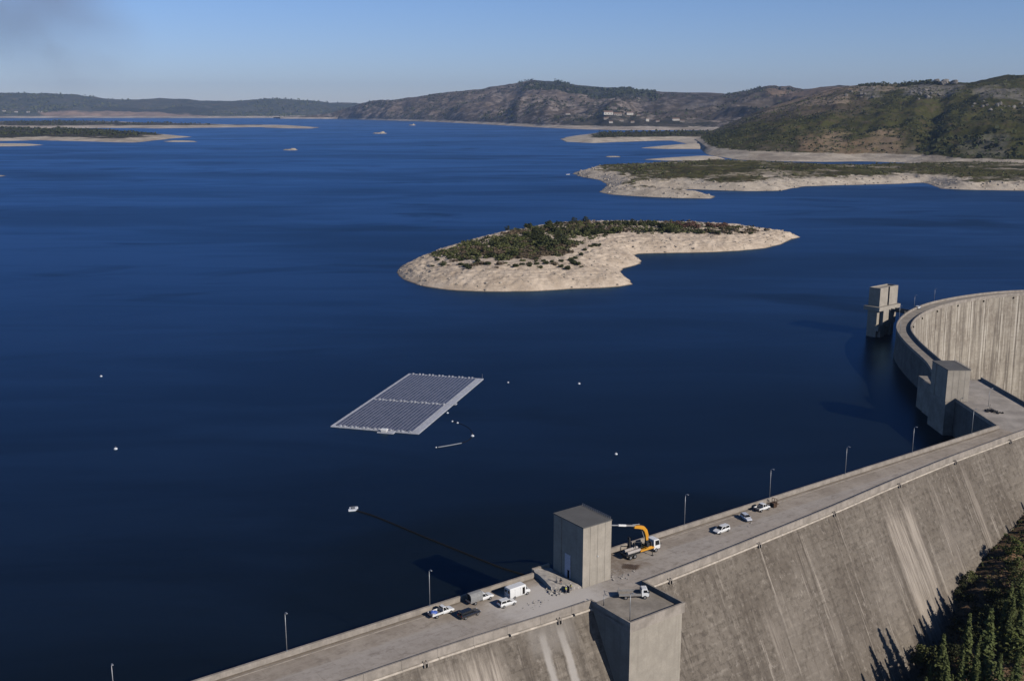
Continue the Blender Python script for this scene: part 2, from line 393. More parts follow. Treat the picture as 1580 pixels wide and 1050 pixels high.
def mat_foliage(name, c1, c2, c3):
    k = NT(name, .75, .15)
    f = k.noise(k.tc.outputs['Object'], 1.1, 3, .6)
    oi = k.n('ShaderNodeObjectInfo'); r = oi.outputs['Random']
    col = k.mix(k.step(f, .35, .65), c1, c2)
    col = k.mix(k.math('MULTIPLY', r, .6), col, c3)
    k.b.inputs['Subsurface Weight'].default_value = 0
    return k.done(col)
# ------------------------------------------------------------------ light, air, camera
cam = bpy.data.cameras.new('camera'); camo = bpy.data.objects.new('camera', cam); COL.objects.link(camo)
cam.sensor_width = 36; cam.lens = F / 1580 * 36; cam.clip_end = 90000; cam.clip_start = 1
camo.location = (0, 0, CAMZ); camo.rotation_euler = (math.pi / 2 - PITCH, 0, 0)
SC.camera = camo
SUN_EL = math.radians(29); SUN_AZ = math.atan2(.73, -.68)       # clockwise from +Y
sv = Vector((math.sin(SUN_AZ) * math.cos(SUN_EL), math.cos(SUN_AZ) * math.cos(SUN_EL), math.sin(SUN_EL)))
sl = bpy.data.lights.new('sun', 'SUN'); sl.energy = 3.9; sl.angle = math.radians(.5); sl.color = (1, .93, .83)
so = bpy.data.objects.new('sun', sl); COL.objects.link(so); so.location = (300, -300, 400); so.rotation_euler = sv.to_track_quat('Z', 'Y').to_euler()
SKY0 = (.60, .66, .98, 1); SKY1 = (.55, .68, .99, 1); SKY2 = (.42, .6, .86, 1); SKY3 = (.05, .085, .16, 1)
W = bpy.data.worlds.new('World'); SC.world = W; W.use_nodes = True
wt = W.node_tree; bg = wt.nodes['Background']; sky = wt.nodes.new('ShaderNodeTexSky'); sky.sky_type = 'NISHITA'
sky.sun_disc = False; sky.sun_elevation = SUN_EL; sky.sun_rotation = SUN_AZ; sky.altitude = 880; sky.air_density = 1.0; sky.dust_density = .3; sky.ozone_density = 2.2
# a clear dry sky: pale at the horizon, deepening quickly overhead
tcw = wt.nodes.new('ShaderNodeTexCoord'); sxw = wt.nodes.new('ShaderNodeSeparateXYZ'); wt.links.new(tcw.outputs['Generated'], sxw.inputs[0])
rw = wt.nodes.new('ShaderNodeValToRGB'); wt.links.new(sxw.outputs[2], rw.inputs[0])
cr = rw.color_ramp; cr.elements[0].position = 0.0; cr.elements[0].color = SKY0; cr.elements[1].position = 1.0; cr.elements[1].color = SKY3
e1 = cr.elements.new(.13); e1.color = SKY1; e2 = cr.elements.new(.34); e2.color = SKY2
mw = wt.nodes.new('ShaderNodeMix'); mw.data_type = 'RGBA'; mw.blend_type = 'MULTIPLY'; mw.clamp_result = False; mw.inputs[0].default_value = 1
wt.links.new(sky.outputs[0], mw.inputs[6]); wt.links.new(rw.outputs[0], mw.inputs[7]); wt.links.new(mw.outputs[2], bg.inputs[0]); bg.inputs[1].default_value = 0.1
SC.view_settings.view_transform = 'Standard'; SC.view_settings.look = 'None'; SC.view_settings.gamma = 1; SC.view_settings.exposure = 0
SC.render.engine = 'CYCLES'
SC.cycles.use_denoising = True
SC.cycles.max_bounces = 6; SC.cycles.diffuse_bounces = 0; SC.cycles.glossy_bounces = 3; SC.cycles.volume_bounces = 1; SC.cycles.transparent_max_bounces = 6

# ------------------------------------------------------------------ the dam
ZC = 12.0
A = at(300, 1048, 13.1)[:2]; KP = at(1540, 655, 13.1)[:2]
DV = KP - A; LW = float(np.linalg.norm(DV)); DV = DV / LW; NV = np.array([DV[1], -DV[0]])
def wd(d, o, z=ZC):
    q = A + d * DV + o * NV; return (float(q[0]), float(q[1]), float(z))
def wdi(x, y): q = np.array([x, y]) - A; return float(q @ DV), float(q @ NV)
RZW = math.atan2(DV[1], DV[0])
OD = [-220, 20, 45, 60, 74, 96, 113, 128, 143, 155, 185, 214, 251, 300]
OO = [15.0, 15.0, 15.3, 16.2, 16.9, 16.5, 15.6, 14.7, 13.8, 13.0, 10.4, 8.5, 7.4, 6.6]
_dd = np.arange(-230, 310, 1.0); _oo = np.interp(_dd, OD, OO); _oo = np.convolve(np.pad(_oo, 8, 'edge'), np.ones(17) / 17, 'valid')
def off(d): return float(np.interp(d, _dd, _oo))
SL = .555
M_FACE = mat_dam_face(); M_ARCH = mat_arch_face(); M_ROAD = mat_road()
M_CON = m_concrete('weathered_concrete', CON)
M_PAR = m_concrete('parapet_concrete', (.36, .315, .27), scale=.4)
M_LEDGE = m_concrete('pale_ledge_concrete', (.56, .49, .41), dark=.7, scale=.6)
M_UP = m_concrete('upstream_stained_shaded_concrete', (.17, .162, .15))  # water-stained, and darkened further: the lake side's shade is put into the colour
M_DARK = m_plain('dark_void', (.02, .018, .016), .95, .1)

dam = thing('dam', 'long weathered grey concrete dam curving away beside the lake, cars parked along its crest', 'dam', (0, 200, 0))
D0, D1 = -200.0, 278.0
# downstream face of the straight wing
ds = np.arange(D0, D1 + .1, 2.0); hs = np.arange(0, 62, 2.0)
Dg, Hg = np.meshgrid(ds, hs)
Og = np.interp(Dg, _dd, _oo) + .2 + SL * Hg
rg = fbm(Dg * .3, Hg * .3, 3, 5) * .05
P = A[None, None, :] + Dg[..., None] * DV + (Og + rg)[..., None] * NV
fo = grid_obj('downstream_face', P[..., 0], P[..., 1], 10.9 - Hg, None, M_FACE, uv=(Dg, Hg * 1.14))
fo.data.flip_normals() if fo.data.polygons[0].normal.dot(Vector((NV[0], NV[1], .3))) < 0 else None
def adopt(o, parent):
    o.parent = parent; KIDS.setdefault(parent.name, []).append(o)
    o.matrix_parent_inverse = (Matrix.Translation(parent.location) @ parent.rotation_euler.to_matrix().to_4x4()).inverted(); return o
adopt(fo, dam)
# strips extruded along the wing: list of (offset, z) from upstream to downstream
def strip(name, mat, d0, d1, prof, stepd=4.0, parent=dam):
    n = max(2, int((d1 - d0) / stepd) + 1); b = MB(); uv = []
    rings = []
    for d in np.linspace(d0, d1, n):
        rings.append([wd(d, f(d) if callable(f) else f, z) for f, z in prof])
    b.loft(rings, cap=True)
    for d in np.linspace(d0, d1, n):
        for f, z in prof: uv.append((d, (f(d) if callable(f) else f)))
    return b.build(name, mat, parent, world=True, uv=uv)
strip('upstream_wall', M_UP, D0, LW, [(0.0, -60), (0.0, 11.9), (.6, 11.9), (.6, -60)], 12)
strip('parapet', M_PAR, D0, 72.2, [(-.05, 11.9), (-.05, 13.1), (.42, 13.1), (.42, 11.9)])
strip('parapet', M_PAR, 72.9, 77.4, [(-1.4, 10.2), (-1.4, 13.3), (-.95, 13.3), (-.95, 12.0), (0, 11.9), (-.04, 10.2)], 2.0)
strip('parapet', M_PAR, 85.0, LW, [(-.05, 11.9), (-.05, 13.1), (.42, 13.1), (.42, 11.9)])
strip('walkway_kerb', M_PAR, 99, LW - 3, [(1.55, 11.99), (1.55, 12.13), (1.75, 12.13), (1.75, 11.99)], 6)
strip('walkway_kerb', M_PAR, D0, 46, [(1.55, 11.99), (1.55, 12.13), (1.75, 12.13), (1.75, 11.99)], 6)
# roadway with UV = (along, across)
def road(d0, d1):
    n = int((d1 - d0) / 3) + 2; dl = np.linspace(d0, d1, n); t = np.linspace(0, 1, 12)
    DD, T = np.meshgrid(dl, t); OO_ = .4 + (np.interp(DD, _dd, _oo) - .75) * T
    PP = A[None, None, :] + DD[..., None] * DV + OO_[..., None] * NV
    o = grid_obj('roadway', PP[..., 0], PP[..., 1], np.full(DD.shape, ZC), None, M_ROAD, uv=(DD, OO_)); adopt(o, dam)
road(D0, LW)
# downstream parapet in cast lengths with open joints
PT0, PT1 = 74.1, 88.6                    # the buttress platform interrupts it
def dpar(d0, d1):
    x = d0
    while x < d1 - .5:
        e = min(d1, x + 7.5 + random.uniform(-.1, .1))
        yield x, e; x = e
for seg in ((D0, PT0), (PT1, D1)):
    b = MB(); b2 = MB()
    for x, e in dpar(*seg):
        p0, p1 = [[(off(d) - .38, 11.9), (off(d) - .38, 13.0), (off(d), 13.0), (off(d), 11.42), (off(d) - .38, 11.42)] for d in (x + .02, e - .02)]
        b.loft([[wd(x + .02, o, z) for o, z in p0], [wd(e - .02, o, z) for o, z in p1]])
        g = random.choice((.02, .03, .05, .5)) if x < 70 else .03
        b2.loft([[wd(d, off(d) + o, z) for o, z in ((-.2, 11.42), (.42, 11.42), (.5, 11.3), (.5, 11.08), (.2, 10.85), (-.2, 10.85))] for d in (x + g, e - .02)])
    b.build('parapet', M_PAR, dam, world=True); b2.build('ledge', M_LEDGE, dam, world=True)
# drain outlets hanging under the ledge, 30 m apart
b = MB()
def drain(d):
    m = MB()
    for s in (-1, 1): m.loft([[wd(d + s * .36 + q, off(d) + o, z) for o, z in ((.1, 11.7), (.75, 11.4), (.85, 10.6), (.5, 10.4), (.25, 10.5))] for q in (-.1, .1)])
    m.loft([[wd(d + q, off(d) + o, z) for o, z in ((.5, 11.6), (.8, 11.5), (.8, 11.35), (.5, 11.42))] for q in (-.26, .26)])
    o = m.build('drain_outlet', M_PAR, dam, world=True)
    h = MB(); h.loft([[wd(d + q, off(d) + o2, z) for o2, z in ((.515, 11.4), (.53, 11.4), (.62, 10.45), (.6, 10.4))] for q in (-.25, .25)])
    h.build('drain_opening', M_DARK, o, world=False)
for d in (6, 36.5, 66, 95.8, 125.4, 154.9, 185.3, 214.4, 245.0): drain(d)

# second, short block and the arch
SX0, SX1 = 149.75, 171.3
OUT = [(152.6, 358), (154.8, 368), (157.6, 378), (160.6, 388), (162.7, 406), (165.2, 425), (170.0, 449), (174.6, 462), (182.2, 478), (194.0, 497.2), (210.3, 516.5), (226, 529.5), (243.5, 541.2), (261, 550), (277.3, 554.6), (300, 557.5), (330, 553), (362, 540), (395, 515), (425, 480), (440, 452)]
o_ = np.array(OUT, float); sl_ = np.r_[0, np.cumsum(np.linalg.norm(np.diff(o_, axis=0), axis=1))]
sq = np.arange(0, sl_[-1], 2.0); ox = np.interp(sq, sl_, o_[:, 0]); oy = np.interp(sq, sl_, o_[:, 1])
for _ in range(2):
    kx = np.ones(9) / 9; ox[4:-4] = np.convolve(ox, kx, 'valid'); oy[4:-4] = np.convolve(oy, kx, 'valid')
tx = np.gradient(ox); ty = np.gradient(oy); tl = np.hypot(tx, ty); nx_, ny_ = ty / tl, -tx / tl       # inward (downstream) normal
wA = 6.3 + 1.3 * sstep(sq, 100, 180)
def arcring(prof):
    r = []
    for i in range(len(sq)):
        r.append([(ox[i] + nx_[i] * (o if o >= 0 and not isinstance(o, str) else 0), oy[i] + ny_[i] * o, z) for o, z in prof(i)])
    return r
def arcstrip(name, mat, prof):
    b = MB(); rings = []; uv = []
    for i in range(len(sq)):
        pr = prof(i); rings.append([(ox[i] + nx_[i] * o, oy[i] + ny_[i] * o, z) for o, z in pr]); uv += [(sq[i], o) for o, z in pr]
    b.loft(rings); return b.build(name, mat, dam, world=True, uv=uv)
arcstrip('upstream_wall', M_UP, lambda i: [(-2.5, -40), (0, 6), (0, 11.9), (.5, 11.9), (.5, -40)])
arcstrip('parapet', M_PAR, lambda i: [(-.05, 11.9), (-.05, 13.1), (.4, 13.1), (.4, 11.9)])
arcstrip('roadway', M_CON, lambda i: [(.36, 11.6), (.36, 12.0), (wA[i] - .3, 12.0), (wA[i] - .3, 11.6)])
i0 = int(np.searchsorted(sq, 17))
b = MB(); rings = [[(ox[i] + nx_[i] * o, oy[i] + ny_[i] * o, z) for o, z in ((wA[i] - .38, 11.5), (wA[i] - .38, 13.1), (wA[i], 13.1), (wA[i], 11.5))] for i in range(i0, len(sq))]
b.loft(rings); b.build('parapet', M_PAR, dam, world=True)
# arch downstream face: near vertical sheet with UV in metres
Sg, Vg = np.meshgrid(sq, np.arange(0, 70, 2.0))
ii = np.arange(len(sq)); Ow = wA[None, :] + .12 + Vg * .03
fa = grid_obj('arch_face', ox[None, :] + nx_[None, :] * Ow, oy[None, :] + ny_[None, :] * Ow, 11.55 - Vg, None, M_ARCH, uv=(Sg, Vg))
adopt(fa, dam)
for q in np.arange(92, 260, 24.0):
    i = int(np.argmin(abs(sq - q))); m = MB(); m.obox((ox[i] + nx_[i] * (wA[i] + .35), oy[i] + ny_[i] * (wA[i] + .35), 10.7), (.7, .6, .7), rz=math.atan2(ty[i], tx[i]))
    m.build('drain_outlet', M_DARK, dam, world=True)
# deck of the short block, with the junction
edge_w = wd(LW, off(LW) - .36); far_in = wd(D1 - .3, off(D1) - .36)
poly = [tuple(KP) , edge_w[:2], far_in[:2], (SX1 - .3, far_in[1] + 1.0), (SX1 - .3, 365.6), (160.2, 365.6), (158.6, 357.8), (152.9, 357.8), (SX0 + .4, 346), (SX0 + .4, 308.5)]
b = MB(); b.prism(poly, 11.7, 12.0); b.build('roadway', m_concrete('block_deck_concrete', (.45, .4, .35), scale=.14, streak=False), dam, world=True)
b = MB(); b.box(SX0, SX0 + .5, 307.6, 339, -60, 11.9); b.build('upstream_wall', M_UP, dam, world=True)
b = MB(); b.box(SX0 - .04, SX0 + .42, 307.3, 337.7, 11.9, 13.1); b.build('parapet', M_PAR, dam, world=True)
b = MB(); b.box(SX1 - .4, SX1, far_in[1] + 1.3, 366.0, 11.4, 13.1); b.build('parapet', M_PAR, dam, world=True)
b = MB(); b.box(162.5, SX1 - .41, 365.65, 366.0, 11.4, 12.35); b.build('end_kerb', M_PAR, dam, world=True)
b = MB(); b.loft([[(SX0 + .6, y, -60), (SX0 + .6, y, 11.69), (SX1 - .05, y, 11.69), (SX1 + 8, y, -60)] for y in (far_in[1] + 2, 366.0)]); b.build('block_wall', M_CON, dam, world=True)
# pier under the second gate tower
b = MB(); b.prism([(146.6, 337.85), (SX0 + .55, 337.85), (SX0 + .55, 351.2), (154.5, 351.2), (154.5, 357.7), (156.5, 372.0), (151.0, 373.2), (150.4, 357), (146.6, 351.2)], -60, 11.85)
b.build('pier', M_CON, dam, world=True)

# buttress platform with the flatbed lorry on it
bu = [wd(PT0, off(PT0) - .3), wd(PT1, off(PT1) - .3)]
f0, f1 = 17.35, 28.35
M_BUT = m_concrete('buttress_concrete', (.375, .335, .28), dark=.85, light=1.08, scale=.35, spec=.1)
b = MB(); b.prism([wd(PT0, off(PT0) - .37)[:2], wd(PT0, f1 - .2)[:2], wd(PT1, f1 - .2)[:2], wd(PT1, off(PT1) - .37)[:2]], 11.6, 12.006); b.build('buttress_deck', M_CON, dam, world=True)
b = MB(); b.prism([wd(PT0 + .35, 12)[:2], wd(PT0 + .35, f1 - .35)[:2], wd(PT1 - .35, f1 - .35)[:2], wd(PT1 - .35, 12)[:2]], -60, 11.59)
bt = b.build('buttress', M_BUT, dam, world=True)
b = MB(); b.prism([wd(PT0, off(PT0) - .39)[:2], wd(PT0, f1)[:2], wd(PT0 + .4, f1)[:2], wd(PT0 + .4, off(PT0) - .39)[:2]], 10.9, 13.02)
b.prism([wd(PT1 - .4, off(PT1) - .39)[:2], wd(PT1 - .4, f1)[:2], wd(PT1, f1)[:2], wd(PT1, off(PT1) - .39)[:2]], 10.9, 13.02)
b.prism([wd(PT0 + .41, f1 - .4)[:2], wd(PT0 + .41, f1)[:2], wd(PT1 - .41, f1)[:2], wd(PT1 - .41, f1 - .4)[:2]], 10.9, 13.02)
b.build('buttress_parapet', M_PAR, dam, world=True)

# ------------------------------------------------------------------ gate towers
M_TOW = m_concrete('tower_concrete', (.405, .362, .305), dark=.84, light=1.07, scale=.3, spec=.1)
M_ROOF = m_concrete('grey_roofing', (.14, .136, .132), dark=.9, light=1.1, streak=False)
M_DOOR = m_plain('pale_painted_steel', (.62, .6, .66), .5)
M_RAIL = m_plain('galvanised_steel', (.42, .43, .44), .45, .5, .6)
def gate_tower(name, label, w, dp, h, loc, rz, door=True):
    t = thing(name, label, 'gate tower', loc, rz)
    # local: x along crest (0..w), y upstream (0..dp)
    b = MB()
    rec = .18
    # front wall in panels separated by grooves
    xs = [0, w * .22, w * .25, w * .5, w * .53, w * .76, w * .79, w]
    b.box(0, w, .05, dp, 0, h)
    px = [0, .235 * w, .5 * w, .77 * w, w]
    for i in range(4): b.box(px[i] + (.035 if i else -.0), px[i + 1] - (.035 if i < 3 else 0), 0, .049, 0.0, h - .05)
    # piers on the left face leave a shallow recess
    b.box(-.14, -.001, .0, dp * .38, 0, h - .05); b.box(-.14, -.001, dp * .74, dp, 0, h - .05)
    b.build('wall', M_TOW, t)
    b = MB(); b.box(-.22, w + .12, -.08, dp + .1, h, h + .22); r = b.build('roof', M_ROOF, t)
    b = MB()
    for k in range(16): b.tube([(w - .05, .3 + k * (dp - .6) / 15, h + .22), (w - .05, .3 + k * (dp - .6) / 15, h + .75)], .03, 5)
    for z in (.48, .75): b.tube([(w - .05, .3, h + z), (w - .05, dp - .3, h + z)], .03, 5)
    b.build('railing', M_RAIL, r)
    if door:
        b = MB(); b.box(-.1, -.002, dp * .42, dp * .61, 0.05, 5.7); dd = b.build('door', M_DOOR, t)
        b = MB(); b.box(-.13, -.101, dp * .45, dp * .515, .1, 2.3); b.build('wicket', M_DARK, dd)
        b = MB(); b.box(w * .5 - .09, w * .5 + .09, -.2, -.001, h * .46, h * .46 + .3); b.build('lamp', m_plain('lamp_glass', (.8, .8, .76), .3), t)
    return t
q0 = at(899.5, 907, ZC)
d_, o_2 = wdi(q0[0], q0[1])
gate_tower('gate_tower', 'tall plain concrete gate tower with tall pale door on crest beside the yellow crane', 7.45, 9.75, 13.1, wd(d_, o_2, ZC), RZW)
gate_tower('gate_tower', 'shorter concrete gate tower overhanging the lake on the short crest block', 7.5, 13.2, 10.85, (146.6, 337.79, 11.9), 0.0, door=False)
# intake tower standing in the lake beside the arch
it = thing('intake_tower', 'concrete intake tower standing in the lake behind the dam arch', 'intake tower', (177.6, 493.0, 0), math.radians(39))
wI, dI, hI = 15.5, 6.0, 24.2
b = MB()
b.box(0, wI, 0.9, dI, -40, hI - .6)
b.box(0, wI * .44, 0, .899, 15.2, hI); b.box(wI * .53, wI, 0, .899, 15.2, hI)
b.box(0, wI, .899 + .001, 1.2, hI - .61, hI); b.box(0, .4, 1.2, dI, hI - .61, hI); b.box(wI - .4, wI, 1.2, dI, hI - .61, hI); b.box(.4, wI - .4, dI - .4, dI, hI - .61, hI)
b.box(wI * .15, wI * .45, -1.1, .899, 6.2, 13.2); b.box(wI * .53, wI * .86, -1.1, .899, 6.2, 13.2)
b.box(-1.5, wI * .12, -1.2, .899, 3.5, 6.1); b.box(wI * .44, wI * .53, -.6, .899, 4.6, 6.4)
b.box(wI * .1, wI * .32, -.6, .899, -40, 6.1); b.box(wI * .66, wI * .8, -.6, .899, -40, 6.1)
b.build('shaft', M_TOW, it)
b = MB(); b.box(-1.7, wI + 1.2, -1.25, dI + 1.4, 13.25, 15.15); b.build('gallery', M_TOW, it)
b = MB(); b.box(wI * .44, wI * .53, .8, .895, 15.6, 22.8); b.build('gate_slot', M_DARK, it)
b = MB(); b.box(wI * .55, wI * .80, -8.5, -1.26, 12.2, 12.7); b.box(wI * .55, wI * .56, -8.5, -1.26, 12.7, 13.6); b.box(wI * .79, wI * .80, -8.5, -1.26, 12.7, 13.6)
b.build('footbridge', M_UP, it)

# ------------------------------------------------------------------ lamp posts
M_POLE = m_plain('lamp_pole_steel', (.4, .41, .42), .45, .5, .4)
def make_lamp(h=7.6):
    t = thing('lamp_post', None, 'lamp post', (0, 0, 0), 0, 'lamp posts along the dam crest')
    b = MB(); b.tube([(0, 0, 0), (0, 0, h * .6), (0, 0, h)], [.085, .07, .05], 8); b.build('pole', M_POLE, t, smooth=True)
    b = MB(); b.tube([(0, 0, h - .02), (.05, 0, h + .18), (.3, 0, h + .3), (.5, 0, h + .34)], .05, 6); ar = b.build('arm', M_POLE, t, smooth=True)
    b = MB(); b.loft([[(.4, -.1, h + .3), (.4, .1, h + .3), (.4, .1, h + .42), (.4, -.1, h + .42)], [(.95, -.14, h + .3), (.95, .14, h + .3), (.95, .1, h + .44), (.95, -.1, h + .44)]]); b.build('lamp_head', M_POLE, ar)
    b = MB(); b.box(-.16, .16, -.16, .16, 0, .12); b.build('base_plate', M_POLE, t)
    return t
lamp0 = make_lamp()
LAMPS = []
first = True
def put_lamp(loc, rz, label, s=1.0):
    global first
    o = lamp0 if first else copy_tree(lamp0); first = False
    o.location = loc; o.rotation_euler = (0, 0, rz); o['label'] = label; o.scale = (1, 1, s); return o
rl = math.atan2(NV[1], NV[0])
for d, lab in ((-13.2, 'lamp post at the lower left end of the lakeside parapet'), (16.8, 'lamp post on empty lakeside parapet, second from the lower left'), (46.8, 'lamp post on lakeside parapet beside the pickup with blue load'),
               (116.5, 'lamp post on lakeside parapet between yellow crane and white hatchback'), (146.3, 'lamp post on lakeside parapet just behind the rusty scrap pile'),
               (176.5, 'lamp post on the empty lakeside parapet, next beyond the rusty scrap pile'), (206.8, 'lamp post on lakeside parapet before the shadowed lake corner'), (237, 'lamp post on lakeside parapet seen against the shaded pier corner')):
    put_lamp(wd(d, .18, 13.1), rl, 'grey ' + lab, 7.35 / 7.6)
for q, lab in ((84, 'small lamp post on arch parapet beside the intake tower bridge'), (117.5, 'small lamp post on arch parapet, next after the bridge one'), (153, 'small lamp post on far arch parapet, second from the right edge'), (179, 'small lamp post on far arch parapet nearest the right edge')):
    i = int(np.argmin(abs(sq - q))); put_lamp((float(ox[i] + nx_[i] * .15), float(oy[i] + ny_[i] * .15), 13.1), math.atan2(ny_[i], nx_[i]), lab, 6.3 / 7.6)
put_lamp((158.2, 331.5, 12.0), 0, 'thin lamp post on the short crest block before the shorter gate tower', .78)
q = at(971.8, 957, 12.0); put_lamp((float(q[0]), float(q[1]), 12.0), rl, 'thin lamp post on buttress platform in front of the flatbed lorry', .75)
q = at(931.5, 934, 12.0); put_lamp((float(q[0]), float(q[1]), 12.0), rl, 'short thin lamp post at the road side of the buttress platform', .32)
#PART3
# ------------------------------------------------------------------ lake, land
M_WATER = mat_water()
outer = [(-210 * DV[0] + A[0] + .3 * NV[0], A[1] - 210 * DV[1] + .3 * NV[1])]
wp = [(wd(D0, .3)[0], wd(D0, .3)[1]), (KP[0] + .2, KP[1] - .1), (SX0 + .25, 338), (SX0 + .3, 350), (154.0, 356)]
wp += [(float(ox[i] + nx_[i] * .25), float(oy[i] + ny_[i] * .25)) for i in range(0, len(sq), 4)]
wp += [(700, 470), (19000, 470), (19000, 20500), (-19000, 20500), (-19000, -60)]
wp += [(wd(D0, .3)[0] - 5, -60)]
me = bpy.data.meshes.new('lake_water'); 
from mathutils.geometry import delaunay_2d_cdt
cv, _, cf, _, _, _ = delaunay_2d_cdt([Vector(p) for p in wp], [], [list(range(len(wp)))], 1, 1e-5)
me.from_pydata([(v.x, v.y, 0) for v in cv], [], [tuple(f) for f in cf])
if me.polygons[0].normal.z < 0: me.flip_normals()
me.materials.append(M_WATER)
wo = bpy.data.objects.new('lake_water', me); COL.objects.link(wo); tag(wo, 'deep blue lake surface streaked by wind', 'water', None, 'structure')

def sdf(px, py, poly):
    poly = np.asarray(poly, float); d2 = np.full(px.shape, 1e18); ins = np.zeros(px.shape, bool); n = len(poly)
    for i in range(n):
        a = poly[i]; b = poly[(i + 1) % n]; e = b - a; l2 = (e @ e) + 1e-9
        t = np.clip(((px - a[0]) * e[0] + (py - a[1]) * e[1]) / l2, 0, 1)
        d2 = np.minimum(d2, (px - a[0] - t * e[0]) ** 2 + (py - a[1] - t * e[1]) ** 2)
        c = ((a[1] > py) != (b[1] > py)) & (px < e[0] * (py - a[1]) / (e[1] if abs(e[1]) > 1e-9 else 1e-9) + a[0]); ins ^= c
    return np.where(ins, 1, -1) * np.sqrt(d2)
LANDS = {}
def land(name, pix, sx, sy, hfun, mat, wob=0.0, wsc=.02, label=None, cat='land', kind='structure', flat=None):
    P = np.array([at(x, y, 0)[:2] for x, y in pix])
    x0, y0 = P.min(0) - 3 * max(sx, sy); x1, y1 = P.max(0) + 3 * max(sx, sy)
    X, Y = np.meshgrid(np.arange(x0, x1, sx), np.arange(y0, y1, sy))
    d = sdf(X, Y, P) + (fbm(X * wsc, Y * wsc, 4, 3) * wob if wob else 0)
    Z = hfun(d, X, Y)
    o = grid_obj(name, X, Y, Z, Z > -1.2, mat); tag(o, label, cat, None, kind)
    LANDS[name] = (x0, y0, sx, sy, Z); return o
def zland(name, x, y):
    x0, y0, sx, sy, Z = LANDS[name]; i = int(np.clip(round((y - y0) / sy), 0, Z.shape[0] - 1)); j = int(np.clip(round((x - x0) / sx), 0, Z.shape[1] - 1)); return float(Z[i, j])
# island in mid lake
ISL = [(613,418),(616,425),(624,431),(635,436),(655,442),(690,447),(730,449.5),(780,450),(830,449),(880,446),(930,444),(958,442),(976,438.5),(973,433),(964,427),(957,420),(962,414),(975,411),(988,407),(990,403),(985,398),(977,394),(985,391.5),(1020,390.5),(1060,390),(1100,389),(1140,387),(1180,383),(1205,377),(1222,369),(1236,366),(1218,363.5),
       (1195,360),(1150,356),(1100,353),(1050,351),(1000,349.5),(950,348.5),(900,348.5),(860,351),(800,358),(750,367),(700,381),(660,394),(636,403),(619,411)]
def h_isl(d, X, Y):
    rock = fbm(X * .09, Y * .09, 4, 21) * 1.0 + (.35 - np.abs(fbm(X * .3, Y * .3, 4, 8))) * 2.0 + (.35 - np.abs(fbm(X * .12, Y * .12, 3, 18))) * .9
    rocky = np.clip(d / 8, 0, 1)
    h = np.where(d > 0, 9.2 * (1 - np.exp(-d / 17.0)) + .03 * np.clip(d - 22, 0, 60), d * .35)
    h = h + np.where(d > 0, .22 * np.sin(2 * np.pi * h / 1.05) * np.clip(d / 4, 0, 1) * (d < 45), 0)
    return h + rock * rocky * (.5 + .5 * (d < 40)) + fbm(X * .02, Y * .02, 3, 2) * np.clip(d / 30, 0, 1) * 1.6
M_ISL = mat_land('island_ground', 12.6, ((.09, .075, .045), (.16, .125, .085), (.07, .065, .035)), (.68, .56, .44), vs=.05, rock=.0, tn=2.6, strata=.5, sand2=(.5, .4, .305))
land('island', ISL, 1.2, 1.2, h_isl, M_ISL, 1.2, .12, 'bare sandy island topped with scrub in the middle of the lake', 'island')
VEG = ((.034, .036, .017), (.058, .054, .026), (.066, .05, .03))
M_PEN = mat_land('peninsula_ground', 9.5, ((.05, .05, .018), (.1, .095, .035), (.085, .062, .036)), (.62, .535, .435), vs=.02, rock=.34, tn=3.4, strata=.9, sand2=(.42, .355, .285), rockcol=(.42, .355, .28), rs=.011)
PEN = [(884,268.5),(898,273),(924,278),(940,284),(934,289),(925,296),(945,300),(985,303),(1040,305.5),(1098,306.5),(1104,303),(1090,299.5),(1055,298),(1018,294),(1010,291),(1050,291.5),(1100,293.5),(1150,295),(1205,294.5),(1222,291),(1240,287.5),(1290,286),(1350,284.5),(1400,283),(1425,281.5),(1438,286),(1452,291),(1500,293),(1580,294.5),(1900,297),
       (1900,262),(1580,258),(1480,256),(1405,256.5),(1370,259.5),(1300,260),(1240,257),(1180,255),(1130,253),(1060,253),(1000,256),(950,259),(905,262)]
def h_pen(d, X, Y):
    n = fbm(X * .02, Y * .02, 5, 31)
    tip = np.exp(-((X - 150) / 90) ** 2)
    r = np.abs(fbm(X * .07, Y * .05, 4, 44)); d = np.where(d > 0, np.maximum(0, d - np.clip(d / 12, 0, 1) * 9 * vnoise(X * .035, Y * .02, 71)), d)
    return np.where(d > 0, 8.5 * (1 - np.exp(-d / (20 - 8 * tip))) + .035 * np.clip(d - 15, 0, 150), d * .1) + np.clip(d / 25, 0, 1) * (n * 2.4 + (.4 - r) * 4.5) + np.clip(d / 90, 0, 1) * fbm(X * .006, Y * .006, 3, 5) * 2.5
land('peninsula', PEN, 2.6, 3.6, h_pen, M_PEN, 5, .03, 'long pale rocky peninsula with scrub strip on its back', 'peninsula')
def h_low(hm, fall, rough=.02):
    return lambda d, X, Y: np.where(d > 0, hm * (1 - np.exp(-d / fall)), d * .05) + np.clip(d / fall, 0, 1) * fbm(X * rough, Y * rough, 4, 9) * hm * .22
M_BAR = mat_land('sandbar_ground', 60, VEG, (.62, .54, .44), vs=.012, rock=0, strata=.5, sand2=(.48, .41, .33))
M_PEN2 = mat_land('headland_ground', 11.5, VEG, (.64, .56, .46), vs=.008, rock=.1, tn=3.0, strata=.5, sand2=(.4, .34, .27))
land('headland', [(862,214.5),(880,219),(915,220.8),(960,219),(1010,217),(1065,216.8),(1200,216.5),(1200,204),(1065,206),(1000,206.3),(930,207),(885,210)], 6, 22, h_low(17, 90, .008), M_PEN2, 20, .006, 'scrubby headland with pale shore below the village', 'headland')
